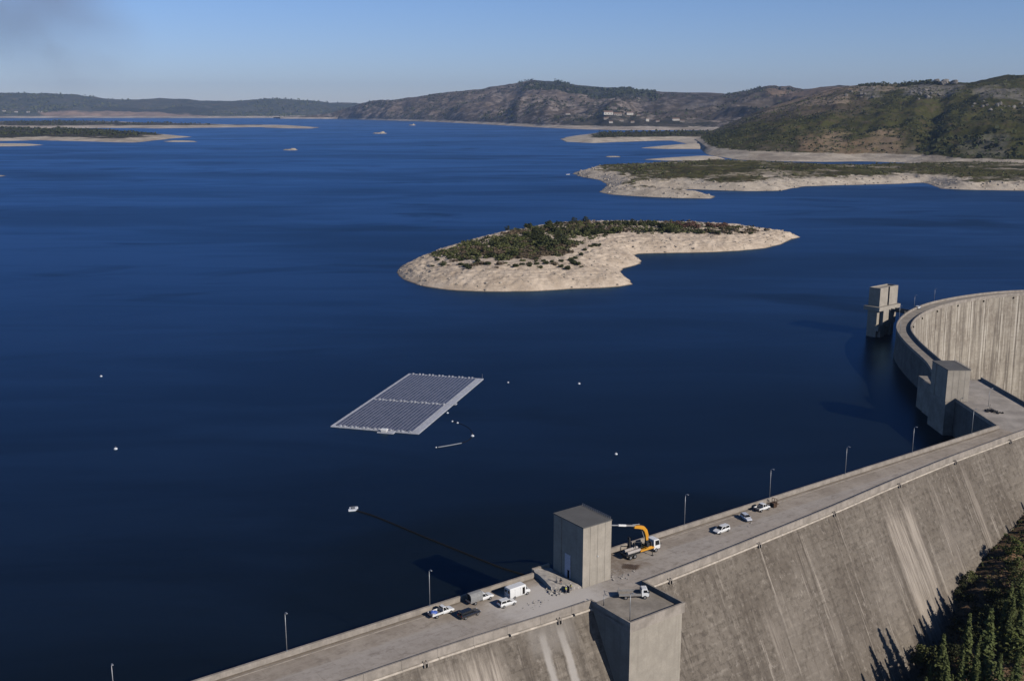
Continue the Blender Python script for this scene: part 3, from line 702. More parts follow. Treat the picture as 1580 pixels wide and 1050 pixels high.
land('sandbar', [(987,228.5),(1030,230),(1085,230.2),(1105,226),(1120,219),(1078,219.5),(1055,223),(1020,225.5)], 6, 14, h_low(8, 50), M_BAR, 10, .01, 'pale sand spit reaching out below the green hill, upper one', 'sandbar')
land('sandbar', [(1040,217.5),(1068,223.5),(1095,229),(1150,229),(1150,209),(1055,211)], 6, 16, h_low(11, 45), M_BAR, 8, .01, 'pale shore joining the headland to the green hill', 'sandbar')
land('sandbar', [(995,246.3),(1030,248),(1075,247.8),(1120,246),(1110,241),(1068,242),(1025,244)], 6, 12, h_low(6, 40), M_BAR, 8, .01, 'pale sand spit just behind the peninsula, lower one', 'sandbar')
land('sandbar', [(1395,252.5),(1420,257.2),(1500,259),(1560,256),(1500,250),(1440,250)], 6, 12, h_low(5, 40), M_BAR, 8, .01, 'pale sand bank closing the inlet at the foot of the hill', 'sandbar')
M_L1 = mat_land('left_shore_ground', 9.5, ((.04, .042, .028), (.065, .06, .042), (.09, .075, .055)), (.6, .52, .42), vs=.006, rock=.12, tn=5.0, strata=.3, sand2=(.37, .31, .25))
land('shore_land', [(-420,228),(-200,220),(0,217.8),(60,216.2),(100,217.3),(170,219.3),(206,220),(238,217),(262,213.5),(294,211.3),(268,209),(240,207.2),(205,205),(150,202),(60,200),(-420,199)], 12, 30, h_low(16, 110, .006), M_L1, 20, .006, 'dark wooded shore with pale beach at the left', 'shore')
M_L2 = mat_land('left_spit_ground', 12.5, ((.045, .045, .032), (.07, .062, .045), (.12, .095, .07)), (.6, .52, .43), vs=.003, rock=.1, tn=5.0, strata=.2, sand2=(.37, .31, .25))
land('shore_spit', [(-420,199),(100,198),(200,197.4),(240,198.3),(310,197.2),(400,196.3),(440,198),(478,198.3),(490,196.8),(468,194.8),(400,194.4),(330,192.6),(260,191),(180,188.5),(-420,188)], 20, 60, h_low(15, 160, .003), M_L2, 40, .003, 'low long spit with pale tip at the left', 'shore')
land('sandbar', [(-30,226.5),(40,225.5),(68,223.8),(50,222.3),(-30,221.5)], 6, 14, h_low(4, 30), M_BAR, 6, .01, 'flat sandbar off the beach at the left edge', 'sandbar')
land('sandbar', [(252,218.2),(262,219.2),(306,219.1),(300,217.7),(262,217.2)], 6, 14, h_low(4, 30), M_BAR, 5, .01, 'thin sandbar just off the tip of the wooded shore', 'sandbar')
land('sandbar', [(-25,272.8),(2,272.3),(9,271),(-25,269.7)], 3, 6, h_low(2.5, 15), M_BAR, 2, .02, 'tiny sand tip at the left edge of the lake', 'sandbar')
land('sandbar', [(934,242.2),(940,242.8),(957,242.5),(956,241.2),(936,241.1)], 2, 4, h_low(1.3, 8), M_BAR, 1, .02, 'thin pale bar alone in the bay behind the peninsula', 'sandbar')
M_ISLET = m_plain('pale_rock', (.42, .36, .29), .95, .1, var=.3, scale=.08)
for (cx, cy, w, hh, sd, lab) in ((448, 231.5, 22, 4.2, 3, 'low pale green rock islet, nearest of three in the open lake'), (586, 206, 22, 7.5, 5, 'pointed pale rock islet in the far lake'), (636, 193.5, 11, 8.5, 9, 'small far rock islet before the rocky hill')):
    q = at(cx, cy, 0); mpp = np.linalg.norm(q - [0, 0, CAMZ]) / F; rr = w * mpp * .5
    b = MB()
    b.blob((0, 0, -hh * .25), 1, 3, .06, (rr, rr * 1.4, hh * .9), sd); b.blob((rr * .35, rr * .1, 0), 1, 2, .15, (rr * .4, rr * .6, hh * 1.25), sd + 1); b.blob((-rr * .55, 0, -.3), 1, 2, .15, (rr * .35, rr * .5, hh * .7), sd + 2)
    o = b.build('islet', M_ISLET, None, smooth=False); o.location = (float(q[0]), float(q[1]), 0); tag(o, lab, 'islet', None, 'structure')

# hills: shore line to ridge line
def hill(name, cols, ns, nt, mat, amp, nsc, tb=.05, pw=.85, back=900, label=None, seed=0, ridge_n=4.0, bz=9.0, rid=0.5):
    c = np.array(cols, float); k = np.linspace(0, len(c) - 1, ns); C = np.stack([np.interp(k, np.arange(len(c)), c[:, i]) for i in range(5)], 1)
    w = max(3, ns // (len(c) * 2) | 1); C = np.stack([np.convolve(np.pad(C[:, i], w // 2, 'edge'), np.ones(w) / w, 'valid') for i in range(5)], 1)
    S = np.array([at(r[0], r[1], 0) for r in C]); R = np.array([at_depth(r[2], r[3], r[4]) for r in C])
    t = np.r_[-.03, np.linspace(0, tb, 10)[:-1], tb + (1 - tb) * np.linspace(0, 1, nt), 1.03, 1.08, 1.2]
    X = S[:, 0][None] + (R - S)[:, 0][None] * t[:, None]; Y = S[:, 1][None] + (R - S)[:, 1][None] * t[:, None]
    lat = fbm(X * nsc * .4, Y * nsc * .4, 3, seed + 3); wob = np.clip(t, 0, .1)[:, None] * 10
    zr = R[:, 2][None]; tt = t[:, None]
    g = np.clip((tt - tb) / (1 - tb), 0, 1)
    pwv = pw + .25 * fbm(k[None] * .9 + 0 * tt, 0 * tt + seed, 2, seed)
    bz = np.minimum(bz, np.maximum(zr, 1.0) * .7)
    Z = np.where(tt < tb, bz * np.clip(tt / tb, -1, 1), bz + (zr - bz) * g ** pwv)
    Z = np.where(tt > 1, zr - (tt - 1) * 5 * (zr + 40), Z)
    n = fbm(X * nsc, Y * nsc, 6, seed + 11); r = 1 - np.abs(fbm(X * nsc * 1.7, Y * nsc * 1.7, 5, seed + 17)) * 2
    env = np.clip((tt - tb * .4) * 5, 0, 1) * (1 - .93 * np.clip(tt, 0, 1) ** 5)
    Z = Z + env * amp * np.minimum(1, zr / 260) ** 1.3 * (n * (1 - rid) + (r - .6) * rid) + np.clip(tt * 3, 0, 1) * ridge_n * np.clip((zr - 8) / 70, 0, 1) * fbm(X * nsc * 6, Y * nsc * 6, 4, seed + 23)
    U = np.broadcast_to(C[:, 2][None] * tt.clip(0, 1) + C[:, 0][None] * (1 - tt.clip(0, 1)), X.shape); V = np.broadcast_to(tt, X.shape)
    o = grid_obj(name, X, Y, Z, None, mat, uv=(U, V)); tag(o, label, 'hill', None, 'structure')
    HILLS[name] = (X, Y, Z, U, V); return o
HILLS = {}
ORG = (.28, .19, .125); GREY = (.26, .235, .215); PALE = (.36, .28, .215)
M_HR = mat_land('green_hill_ground', 13, ((.043, .044, .013), (.085, .084, .026), (.098, .078, .042)), (.6, .52, .42), vs=.006, rock=.04, tn=6, strata=.5, rockcol=(.2, .18, .16), vthr=(.38, .6),
    patches=((1225, 1265, .06, .22, ORG, .8), (1262, 1300, .03, .27, (.36, .26, .175), .75), (1295, 1345, .03, .15, ORG, .7), (1340, 1392, .04, .23, (.33, .235, .16), .65), (1160, 1215, .04, .12, (.22, .17, .12), .5), (1395, 1440, .02, .13, (.2, .16, .12), .6), (1085, 1330, .45, 1.1, (.13, .1, .075), .8), (1130, 1300, .62, .75, PALE, .6), (1180, 1345, .84, .98, (.34, .245, .175), .75), (1320, 1350, .7, 1.0, GREY, .7), (1390, 1480, .72, .95, GREY, .8), (1500, 1580, .62, .8, GREY, .65), (1345, 1400, .86, .97, PALE, .7), (1480, 1555, .08, .18, (.2, .19, .16), .5)))
hill('green_hill', [(1068,217,1080,209,4350),(1076,223,1105,199,4500),(1084,233,1140,184,4700),(1092,239,1190,163,4750),(1140,247,1245,148,4700),(1200,249,1300,134.5,4500),(1270,250,1345,129,4350),(1335,249,1405,128.5,4150),(1392,251,1432,127,4000),(1425,254,1470,127.5,3850),(1470,257,1505,125,3750),(1530,260,1545,116.5,3650),(1600,263,1600,114.5,3500),(1750,269,1750,112,3400),(2150,276,2150,116,3300)],
     520, 150, M_HR, 50, .0036, .05, .95, 900, 'dark green scrub covered hill rising behind the peninsula', 1, 5.0, 9, .55)
M_HM = mat_land('rocky_hill_ground', 16, ((.045, .042, .032), (.105, .084, .068), (.17, .13, .105)), (.6, .52, .44), vs=.0035, rock=.5, tn=6, strata=.1, rockcol=(.33, .275, .245), rs=.011, vthr=(.42, .56),
    patches=((820, 985, .66, 1.0, (.02, .028, .022), .92), (985, 1320, .25, 1.0, (.05, .042, .034), .7), (780, 900, .42, .62, (.2, .155, .125), .55), (600, 760, .2, .9, (.15, .115, .09), .5), (870, 1100, .02, .2, (.03, .034, .024), .8), (1040, 1100, .5, .6, (.25, .22, .2), .7), (1180, 1330, .62, .95, (.22, .15, .1), .8)))
hill('rocky_hill', [(420,182.3,430,181,13700),(450,182.4,468,179.5,13650),(480,182.6,505,175.5,13600),(510,183.1,535,167,13500),(540,184,560,159,13300),(565,184.8,580,154,13000),(600,186,610,153.5,12600),(640,187,650,148,12300),(680,188.6,690,142.5,12000),(720,190.5,740,137.5,11700),(760,192.6,785,130,11500),(790,194.4,822,123.5,11300),(820,196,850,125,11200),(850,197.6,885,130,11000),(880,199,925,134.5,10800),(910,200,965,137,10600),(940,200.6,990,141,10300),(970,201,1050,141.5,10000),(1000,201,1125,144.5,9500),(1030,201,1150,140.5,9000),(1070,201,1182,133,8600),(1110,202,1212,131.3,8200),(1150,203,1245,137,7800),(1190,204,1295,131.5,7400),(1240,205,1345,130,7000),(1300,206,1450,133,6800)],
     620, 130, M_HM, 95, .0015, .06, .85, 2000, 'rocky brown hill with dark pine crest beyond the lake', 5, 9.0, 14, .7)
M_HL = mat_land('far_hill_ground', 22, ((.06, .07, .055), (.09, .095, .075), (.13, .115, .09)), (.6, .52, .43), vs=.0014, rock=.06, tn=6, strata=.1,
    patches=((60, 330, .06, .3, (.42, .29, .22), .9), (-200, 140, .1, .16, (.3, .27, .23), .4), (340, 470, .05, .2, (.42, .31, .24), .8), (150, 330, .3, .55, (.03, .036, .03), .6)))
hill('far_hills', [(-450,182.5,-450,140,17000),(-100,182.3,-100,142,17300),(0,182.2,0,142.5,17500),(60,182.2,50,144.5,17500),(90,182.2,80,143,17600),(130,182.2,120,148,17700),(200,182.2,190,155,18000),(240,182.2,225,153,18200),(300,182.4,280,152.5,18300),(340,182.4,320,156.5,18500),(410,182.2,400,153,18600),(440,182,435,153,18700),(490,182.2,480,155.5,18800),(540,182.6,525,158,19000),(600,183,575,161,19200),(700,184,640,162,19300)],
     420, 110, M_HL, 150, .0006, .07, 1.5, 1500, 'low hazy blue hills on the far left horizon', 9, 26.0, 16, .4)
# valley side below the dam
pA = np.array([93.36, 225.69]); e_ = np.array([.77, .64]); m_ = np.array([.64, -.77])
def gz(x, y):
    px = x - pA[0]; py = y - pA[1]; al = px * e_[0] + py * e_[1]; be = px * m_[0] + py * m_[1]
    z = -25.2 + .23 * al - .10 * np.clip(be, 0, 200) - .35 * np.clip(-be - 2, 0, 60) - 2.5 * (1 - sstep(be, 1, 5)) * (1 - 1.0 * sstep(al, 28, 42)) + 1.6 * sstep(al, 28, 45) + 5.2 * sstep(be, 4.0, 9.0) * (1 - .8 * sstep(al, 28, 42))
    return np.minimum(z, 3) + fbm(np.asarray(x) * .06, np.asarray(y) * .06, 4, 77) * 1.6
Xg, Yg = np.meshgrid(np.arange(40, 330, 1.5), np.arange(60, 322, 1.5))
def mat_valley():
    k = NT('valley_soil', .95, .08); p = k.pos
    c = k.mix(k.step(k.noise(p, .12, 5, .7), .38, .6), (.38, .235, .14), (.22, .15, .095))
    c = k.mix(k.step(k.noise(p, .5, 5, .7), .5, .65), c, (.045, .048, .02))
    c = k.mix(k.math('MULTIPLY', k.step(k.noise(p, 2.2, 5, .7), .55, .7), .6), c, (.42, .31, .215))
    return k.done(c, k.bump(k.noise(p, 1.5, 6, .7), .4, .9))
vo = grid_obj('valley_ground', Xg, Yg, gz(Xg, Yg), None, mat_valley()); tag(vo, 'orange soil slope below the dam', 'ground', None, 'structure')
#PART4
# ------------------------------------------------------------------ vehicles
def m_paint(name, c, rough=.35, dirt=.1):
    k = NT(name, rough, .5); k.b.inputs['Coat Weight'].default_value = .3
    f = k.noise(k.tc.outputs['Object'], 2.2, 5, .65); z = k.sep(k.tc.outputs['Object'])[2]
    col = k.mix(k.math('MULTIPLY', k.step(f, .4, .7), dirt), c, tuple(x * .62 for x in c))
    col = k.mix(k.step(z, .25, .75, .35, 0.0), col, (.3, .26, .22))
    return k.done(col)
P_WHITE = m_paint('white_paint', (.8, .79, .77)); P_BLACK = m_paint('black_paint', (.016, .016, .019), .2, .2)
P_SILV = m_paint('silver_paint', (.6, .61, .66), .3); P_YEL = m_paint('yellow_paint', (.72, .33, .025), .45, .35); P_BLUE = m_plain('blue_tarpaulin', (.09, .16, .5), .6)
M_GLASS = m_plain('dark_glass', (.012, .014, .017), .06, .5); M_TYRE = m_plain('tyre_rubber', (.02, .02, .02), .85, .2)
M_RIM = m_plain('wheel_rim', (.4, .4, .41), .4, .5, .7); M_CHAS = m_plain('dark_chassis', (.03, .03, .032), .7)
M_LIGHT = m_plain('headlight_glass', (.75, .76, .78), .15); M_RED = m_plain('tail_light_red', (.4, .02, .02), .3)
M_TARP = m_plain('grey_tarpaulin', (.27, .27, .265), .8, .2); M_STEEL = m_plain('worn_steel', (.33, .32, .31), .55, .4, .4)
M_RUST = m_plain('rusty_metal', (.12, .075, .05), .9, .2, 0, .35); M_WOOD = m_plain('weathered_planks', (.3, .235, .17), .9, .1, 0, .3)
def wheels(t, xs, hw, r, wd_=.22):
    for x in xs:
        for s in (-1, 1):
            b = MB(); b.tube([(x, s * hw - s * wd_, r), (x, s * hw, r)], r, 18); w = b.build('wheel', M_TYRE, t, bevel=.02)
            b = MB(); b.tube([(x, s * hw - s * .05, r), (x, s * hw + s * .012, r)], r * .6, 12); b.build('rim', M_RIM, w)
def quad_on(t, name, q, mat, grow=.012, inset=.1, th=.02):
    """thin pane set into the four-cornered panel q"""
    v = [Vector(p) for p in q]; c = sum(v, Vector()) / 4; n = (v[1] - v[0]).cross(v[3] - v[0]).normalized()
    w = [c + (p - c) * (1 - inset) for p in v]
    b = MB(); b.loft([[p - n * th for p in w], [p + n * grow for p in w]]); return b.build(name, mat, t)
def cab(t, paint, x0, x1, hw, zs, zr, rx0, rx1, rhw, side_split=None, name='cab', rear=True, roof_z=None):
    """glasshouse: base x0..x1 at zs, roof rx0..rx1 at zr (x forward)"""
    B = [(x0, -hw, zs), (x1, -hw, zs), (x1, hw, zs), (x0, hw, zs)]; T = [(rx0, -rhw, zr), (rx1, -rhw, zr), (rx1, rhw, zr), (rx0, rhw, zr)]
    b = MB(); b.loft([B, T]); c = b.build(name, paint, t, bevel=.05)
    lerp = lambda a, d, f: tuple(a[i] + (d[i] - a[i]) * f for i in range(3))
    def pane(nm, a, b_, c_, d, lo=.06, hi=.93, i=.06):
        q = [lerp(a, d, lo), lerp(b_, c_, lo), lerp(b_, c_, hi), lerp(a, d, hi)]; quad_on(c, nm, q, M_GLASS, inset=i)
    pane('windscreen', B[1], B[2], T[2], T[1])
    if rear: pane('rear_window', B[3], B[0], T[0], T[3])
    sp = side_split or [(0.04, .5), (.53, .95)]
    for f0, f1 in sp:
        pane('side_window', lerp(B[0], B[1], f0), lerp(B[0], B[1], f1), lerp(T[0], T[1], f1), lerp(T[0], T[1], f0), .1, .9, .04)
        pane('side_window', lerp(B[3], B[2], f1), lerp(B[3], B[2], f0), lerp(T[3], T[2], f0), lerp(T[3], T[2], f1), .1, .9, .04)
    return c
def hull(t, paint, st, name='body'):
    """body loft: stations (x, halfwidth, z0, z1)"""
    rings = []
    for x, w, z0, z1 in st:
        h = z1 - z0
        rings.append([(x, -w * .92, z0), (x, -w, z0 + h * .3), (x, -w, z0 + h * .7), (x, -w * .9, z1), (x, w * .9, z1), (x, w, z0 + h * .7), (x, w, z0 + h * .3), (x, w * .92, z0)])
    b = MB(); b.loft(rings); return b.build(name, paint, t, bevel=.04)
def lights(t, xf, xr, hw, zf, zr):
    for s in (-1, 1):
        b = MB(); b.obox((xf, s * hw, zf), (.1, .3, .16)); b.build('headlight', M_LIGHT, t, bevel=.03)
        b = MB(); b.obox((xr, s * hw, zr), (.08, .2, .26)); b.build('tail_light', M_RED, t, bevel=.02)
def car(name, label, cat, paint, loc, rz, L=4.1, w=.87, h=1.48, estate=.0, group=None):
    t = thing(name, label, cat, loc, rz, group); a = L / 2
    hull(t, paint, [(-a, w * .86, .38, .8), (-a + .12, w * .97, .3, .92), (-a * .5, w, .24, .93), (a * .2, w, .24, .93), (a * .48, w * .99, .24, .9), (a * .86, w * .95, .28, .76), (a, w * .8, .36, .62)])
    cab(t, paint, -a + .1 - 0, a * .5, w * .9, .92, h, -a + .35 - estate, a * .12, w * .72, name='roof_cabin')
    wheels(t, (-a * .62, a * .62), w + .01, .32); lights(t, a - .1, -a + .05, w * .68, .63, .78)
    b = MB(); b.obox((a - .02, 0, .38), (.14, w * 1.5, .16)); b.obox((-a + .02, 0, .42), (.14, w * 1.5, .18)); b.build('bumper', M_CHAS, t, bevel=.03)
    for s in (-1, 1):
        b = MB(); b.obox((a * .36, s * (w + .07), 1.0), (.12, .16, .12)); b.build('wing_mirror', paint, t, bevel=.03)
    return t
def onroad(px, py, z=ZC):
    q = at(px, py, z); return (float(q[0]), float(q[1]), z)
VG = 'vehicles parked on the dam crest'
# pickup with the blue load
def pickup(name, label, loc, rz, L=5.2, tarp=False, load=None, L_cab=.52):
    t = thing(name, label, 'pickup' if not tarp else 'truck', loc, rz, VG); a = L / 2; w = .9
    xb = a - L * L_cab
    hull(t, P_WHITE, [(xb, w, .4, 1.02), (a * .3, w, .38, 1.02), (a * .6, w * .98, .38, 1.0), (a * .9, w * .93, .4, .9), (a, w * .82, .45, .74)])
    cab(t, P_WHITE, xb + .02, a * .62, w * .92, 1.01, 1.78, xb + .08, a * .25, w * .76, [(.06, .55), (.6, .93)])
    b = MB(); b.box(-a, xb + .3, -w * .5, w * .5, .42, .62); b.build('chassis', M_CHAS, t)
    bed = MB(); bed.box(-a, xb - .06, -w, w, .62, .7); bd = bed.build('load_bed', M_STEEL, t)
    for s in (-1, 1):
        b = MB(); b.box(-a, xb - .06, s * w - .025, s * w + .025, .701, 1.08); b.build('bed_side', P_WHITE if not tarp else M_STEEL, bd)
    b = MB(); b.box(-a - .03, -a + .02, -w + .03, w - .03, .701, 1.06); b.build('tailgate', M_STEEL, bd)
    b = MB(); b.box(xb - .1, xb - .061, -w + .03, w - .03, .701, 1.5); b.build('headboard', M_STEEL, bd)
    wheels(t, (-a * .6, a * .64), w + .01, .36); lights(t, a - .1, -a - .02, w * .66, .7, .62)
    if tarp:
        n = 12; prof = [(-w * 1.02, .9), (-w * 1.03, 1.7), (-w * .9, 2.15), (-w * .5, 2.38), (0, 2.42), (w * .5, 2.38), (w * .9, 2.15), (w * 1.03, 1.7), (w * 1.02, .9)]
        inn = [(y * .96, z - (.05 if z > 1 else 0)) for y, z in prof]
        b = MB(); r0 = []
        for x in np.linspace(-a + .05, xb - .02, 7):
            r0.append([(x, y, z) for y, z in prof] + [(x, y, z) for y, z in reversed(inn)])
        b.loft(r0); cv_ = b.build('tarpaulin_cover', M_TARP, t, smooth=False)
        b = MB(); b.loft([[(xb - .05, y, z) for y, z in prof], [(xb - .1, y, z) for y, z in prof]]); b.build('cover_front', M_CHAS, cv_)
        b = MB(); b.loft([[(x, y * .93, z - .06) for y, z in prof] for x in (-a + .45, -a + .5)]); b.build('cover_shade_panel', M_CHAS, cv_)  # added dark panel, its colour standing in for the shade inside the cover
        for x in (-a + .06, (xb - a) / 2, xb - .12):
            b = MB(); b.tube([(x, y * .955, z - .02) for y, z in inn], .025, 5); b.build('hoop', M_CHAS, cv_)
    return t
HEAD = RZW
pk = pickup('pickup', 'white pickup with a blue load in its open bed, by the lakeside parapet', onroad(681, 947.5), HEAD + .05, 5.3)
b = MB(); b.blob((0, 0, .2), 1, 2, .22, (.75, .62, .42), 4); b.blob((-.3, .1, .28), 1, 2, .25, (.4, .45, .45), 6)
ld = b.build('tarpaulin_bundle', [P_BLUE], None); ld.rotation_euler = (0, 0, HEAD)
q = Vector(onroad(681, 947.5)) + Matrix.Rotation(HEAD + .05, 3, 'Z') @ Vector((-1.75, 0, .72)); ld.location = q; tag(ld, 'blue tarpaulin bundle lying in the white pickup bed', 'tarpaulin')
b = MB(); b.box(-.28, .28, -.2, .2, 0, .42); bx = b.build('white_crate', P_WHITE, None, bevel=.03); bx.location = Vector(onroad(681, 947.5)) + Matrix.Rotation(HEAD + .05, 3, 'Z') @ Vector((-2.2, -.45, .72)); bx.rotation_euler = (0, 0, HEAD + .3); tag(bx, 'small white crate beside the blue bundle in the pickup bed', 'crate')
pickup('covered_truck', 'white truck with a grey tarpaulin cover open at the back', onroad(741, 926.5), HEAD + .04, 5.9, tarp=True, L_cab=.5)
car('estate_car', 'black estate car parked beside the white pickup', 'car', P_BLACK, onroad(724, 949.5), HEAD + .06, 4.7, .9, 1.5, .1, VG)
car('hatchback', 'small white hatchback parked between the black estate car and white van', 'car', P_WHITE, onroad(782, 933), HEAD - .02, 3.9, .85, 1.47, 0, VG)
# box van
def van(label, loc, rz):
    t = thing('box_van', label, 'van', loc, rz, VG); L = 5.3; a = L / 2; w = .98
    rings = []
    for x, z1, k in ((-a, 2.35, .98), (-a + .06, 2.42, 1), (a * .42, 2.42, 1), (a * .52, 2.34, .98)):
        rings.append([(x, -w, .35), (x, -w, 1.6), (x, -w * .93 * k, z1 - .12), (x, -w * .84 * k, z1), (x, w * .84 * k, z1), (x, w * .93 * k, z1 - .12), (x, w, 1.6), (x, w, .35)])
    b = MB(); b.loft(rings); bd = b.build('body', P_WHITE, t, bevel=.03)
    hull(t, P_WHITE, [(a * .52 + .005, w, .35, 1.2), (a * .7, w, .35, 1.15), (a * .93, w * .95, .38, 1.0), (a, w * .85, .42, .82)], 'bonnet')
    cab(t, P_WHITE, a * .4, a * .76, w * .95, 1.19, 2.22, a * .38, a * .54, w * .82, [(.15, .9)], rear=False)
    for x in (-a * .55, -a * .02):
        b = MB(); b.box(x - .01, x + .01, -w - .006, -w + .01, .5, 2.1); b.build('panel_seam', M_CHAS, bd)
    for s in (-1, 1):
        b = MB(); b.box(-a - .03, -a - .005, s * .48 - .44, s * .48 + .44, .5, 2.25); d = b.build('rear_door', P_WHITE, t, bevel=.02)
        b = MB(); b.box(-a - .042, -a - .03, s * .48 - .32, s * .48 + .32, 1.35, 2.0); b.build('rear_window', M_GLASS, d)
    b = MB(); b.box(a * .17, a * .4, -w - .012, -w + .02, .55, 2.0); b.build('side_doorway', M_DARK, t)
    wheels(t, (-a * .58, a * .66), w + .005, .34); lights(t, a - .1, -a - .02, w * .7, .75, .9)
    return t
van('white box van with its side door open, beside the hole in the deck', onroad(799, 918), HEAD + .03)
# right group
car('hatchback', 'white estate hatchback facing the yellow crane, nearest of the right hand group', 'car', P_WHITE, onroad(1113, 820), HEAD + math.pi + .03, 4.4, .9, 1.52, .12, VG)
car('hatchback', 'silver blue small car parked across the crest behind the white estate hatchback', 'car', P_SILV, onroad(1151, 801.5), math.radians(-72), 3.5, .8, 1.45, 0, VG)
pickup('pickup', 'white pickup beside the rusty scrap pile on the crest', onroad(1176, 786.5), HEAD, 4.2, L_cab=.66)
t = thing('scrap_pile', 'rusty scrap frames and pallets piled behind the white pickup on the crest', 'scrap pile', onroad(1195, 781), HEAD)
b = MB()
for k in range(6): b.box(-1.0, .2, -.6, .6, k * .2, k * .2 + .06); b.box(-1.0, -.85, -.6, .6, k * .2 + .06, k * .2 + .2); b.box(.05, .2, -.6, .6, k * .2 + .06, k * .2 + .2)
b.build('pallet_stack', M_RUST, t)
b = MB()
for (p0, p1) in (((.5, 1.2, 0), (.6, 1.4, 1.7)), ((1.5, .4, 0), (1.5, .6, 1.5)), ((.6, 1.4, 1.7), (1.5, .6, 1.5)), ((.5, 1.2, .7), (1.5, .5, .7)), ((.9, .9, 0), (1.1, 1.0, 1.6)), ((.2, .2, .1), (1.8, .9, .5)), ((.1, .6, .1), (1.7, .1, .3))): b.tube([p0, p1], .09, 5)
b.build('scrap_frame', M_RUST, t)
car('hatchback', 'small white car on the arch road by the intake bridge', 'car', P_WHITE, tuple(map(float, (at(1416, 476, 12)[0], at(1416, 476, 12)[1], 12.0))), math.radians(48), 4.0, .86, 1.5, 0, VG)
# flatbed lorry on the buttress platform
def lorry_cab(t, paint, x0, x1, w, z0, z1):
    st = [[(x0, -w, z0), (x1, -w, z0), (x1 + .03, -w, z0 + .75), (x1 - .3, -w * .94, z1 - .1), (x1 - .45, -w * .9, z1), (x0 + .08, -w * .9, z1), (x0, -w * .94, z1 - .1)], None]
    st[1] = [(x, -y, z) for x, y, z in st[0]]
    b = MB(); b.loft(st); c = b.build('cab', paint, t, bevel=.05)
    quad_on(c, 'windscreen', [(x1 + .02, -w * .92, z0 + .8), (x1 + .02, w * .92, z0 + .8), (x1 - .28, w * .88, z1 - .14), (x1 - .28, -w * .88, z1 - .14)], M_GLASS, .02, .08)
    for s in (-1, 1):
        q = [(x0 + .35, s * (w + .002), z0 + .85), (x1 - .15, s * (w + .002), z0 + .85), (x1 - .38, s * w * .965, z1 - .18), (x0 + .35, s * w * .965, z1 - .18)]
        if s > 0: q = q[::-1]
        quad_on(c, 'side_window', q, M_GLASS, .02, .08)
        b = MB(); b.obox((x1 + .05, s * (w + .12), z0 + 1.05), (.08, .18, .4)); b.build('wing_mirror', M_CHAS, c)
        b = MB(); b.obox((x1, s * w * .72, z0 + .25), (.08, .3, .2)); b.build('headlight', M_LIGHT, c)
    b = MB(); b.obox((x1 + .02, 0, z0 + .02), (.16, w * 1.96, .3)); b.build('bumper', M_CHAS, c, bevel=.03)
    return c
q = onroad(979, 921, 12.006)
t = thing('flatbed_lorry', 'small flatbed lorry with white cab on the buttress platform', 'lorry', q, math.radians(3), None)
b = MB(); b.box(-3.1, 2.3, -.42, .42, .5, .75); b.build('chassis', M_CHAS, t)
b = MB(); b.box(-3.3, 1.2, -.98, .98, .76, .9); fb = b.build('flatbed', m_plain('dusty_steel_bed', (.36, .32, .27), .8), t)
for s in (-1, 1):
    b = MB(); b.box(-3.28, 1.18, s * .98 - .03, s * .98 + .03, .901, 1.28); b.build('bed_side', M_STEEL, fb)
b = MB(); b.box(-3.33, -3.27, -.94, .94, .901, 1.28); b.build('tailgate', M_STEEL, fb)
b = MB(); b.box(1.15, 1.22, -.95, .95, .901, 1.95); b.box(-3.25, -3.2, -.95, -.9, .9, 2.0); b.box(-3.25, -3.2, .9, .95, .9, 2.0); b.box(-3.25, -3.2, -.9, .9, 1.94, 2.0); b.build('rack', M_STEEL, fb)
lorry_cab(t, P_WHITE, 1.3, 2.75, .95, .55, 2.15); wheels(t, (-1.9, 1.95), .97, .4, .3)
# crane lorry
q = onroad(989, 854)
CR = thing('crane_lorry', 'white cab crane lorry with orange yellow loader boom raised toward the gate tower', 'crane truck', q, RZW - .02)
b = MB(); b.box(-5.0, 4.3, -.5, .5, .6, .95); b.build('chassis', M_CHAS, CR)
b = MB(); b.box(-5.2, 1.0, -1.2, 1.2, .96, 1.12); b.box(-5.2, -5.1, -1.2, 1.2, 1.12, 1.3); b.box(.9, 1.0, -1.2, 1.2, 1.12, 2.0); b.build('flatbed', M_CHAS, CR)
b = MB(); b.box(-1.2, 2.9, -1.22, -.5, 1.13, 1.5); b.box(.6, 2.2, -1.15, .7, 1.13, 1.75); b.build('crane_base', P_YEL, CR, bevel=.05)
b = MB(); b.tube([(1.55, 0, 1.75), (1.55, 0, 3.0)], [.5, .4], 12); b.build('slewing_column', M_CHAS, CR)
b = MB(); b.box(1.95, 2.3, -1.0, 1.0, 1.2, 2.7); b.obox((1.2, -.75, 2.2), (.8, .5, .9)); b.build('hydraulic_tank', M_CHAS, CR, bevel=.04)
def boxboom(pts, w, h, name, mat, par):
    b = MB(); rings = []
    P_ = [Vector(p) for p in pts]
    for i, p in enumerate(P_):
        d = (P_[min(i + 1, len(P_) - 1)] - P_[max(0, i - 1)]).normalized(); s = d.cross(Vector((0, 0, 1)))
        s = s.normalized() if s.length > .05 else Vector((0, 1, 0)); u = s.cross(d).normalized(); ww = w[i] if isinstance(w, list) else w; hh_ = h[i] if isinstance(h, list) else h
        rings.append([p + s * ww / 2 + u * hh_ / 2, p - s * ww / 2 + u * hh_ / 2, p - s * ww / 2 - u * hh_ / 2, p + s * ww / 2 - u * hh_ / 2])
    b.loft(rings); return b.build(name, mat, par, bevel=.03)
bo = boxboom([(1.55, 0, 2.9), (1.5, 0, 4.2), (1.15, .1, 5.3), (.45, .15, 6.1), (-.7, .2, 6.5), (-2.0, .3, 6.75)], [.55, .6, .62, .62, .58, .5], [.6, .72, .78, .78, .72, .55], 'main_boom', P_YEL, CR)
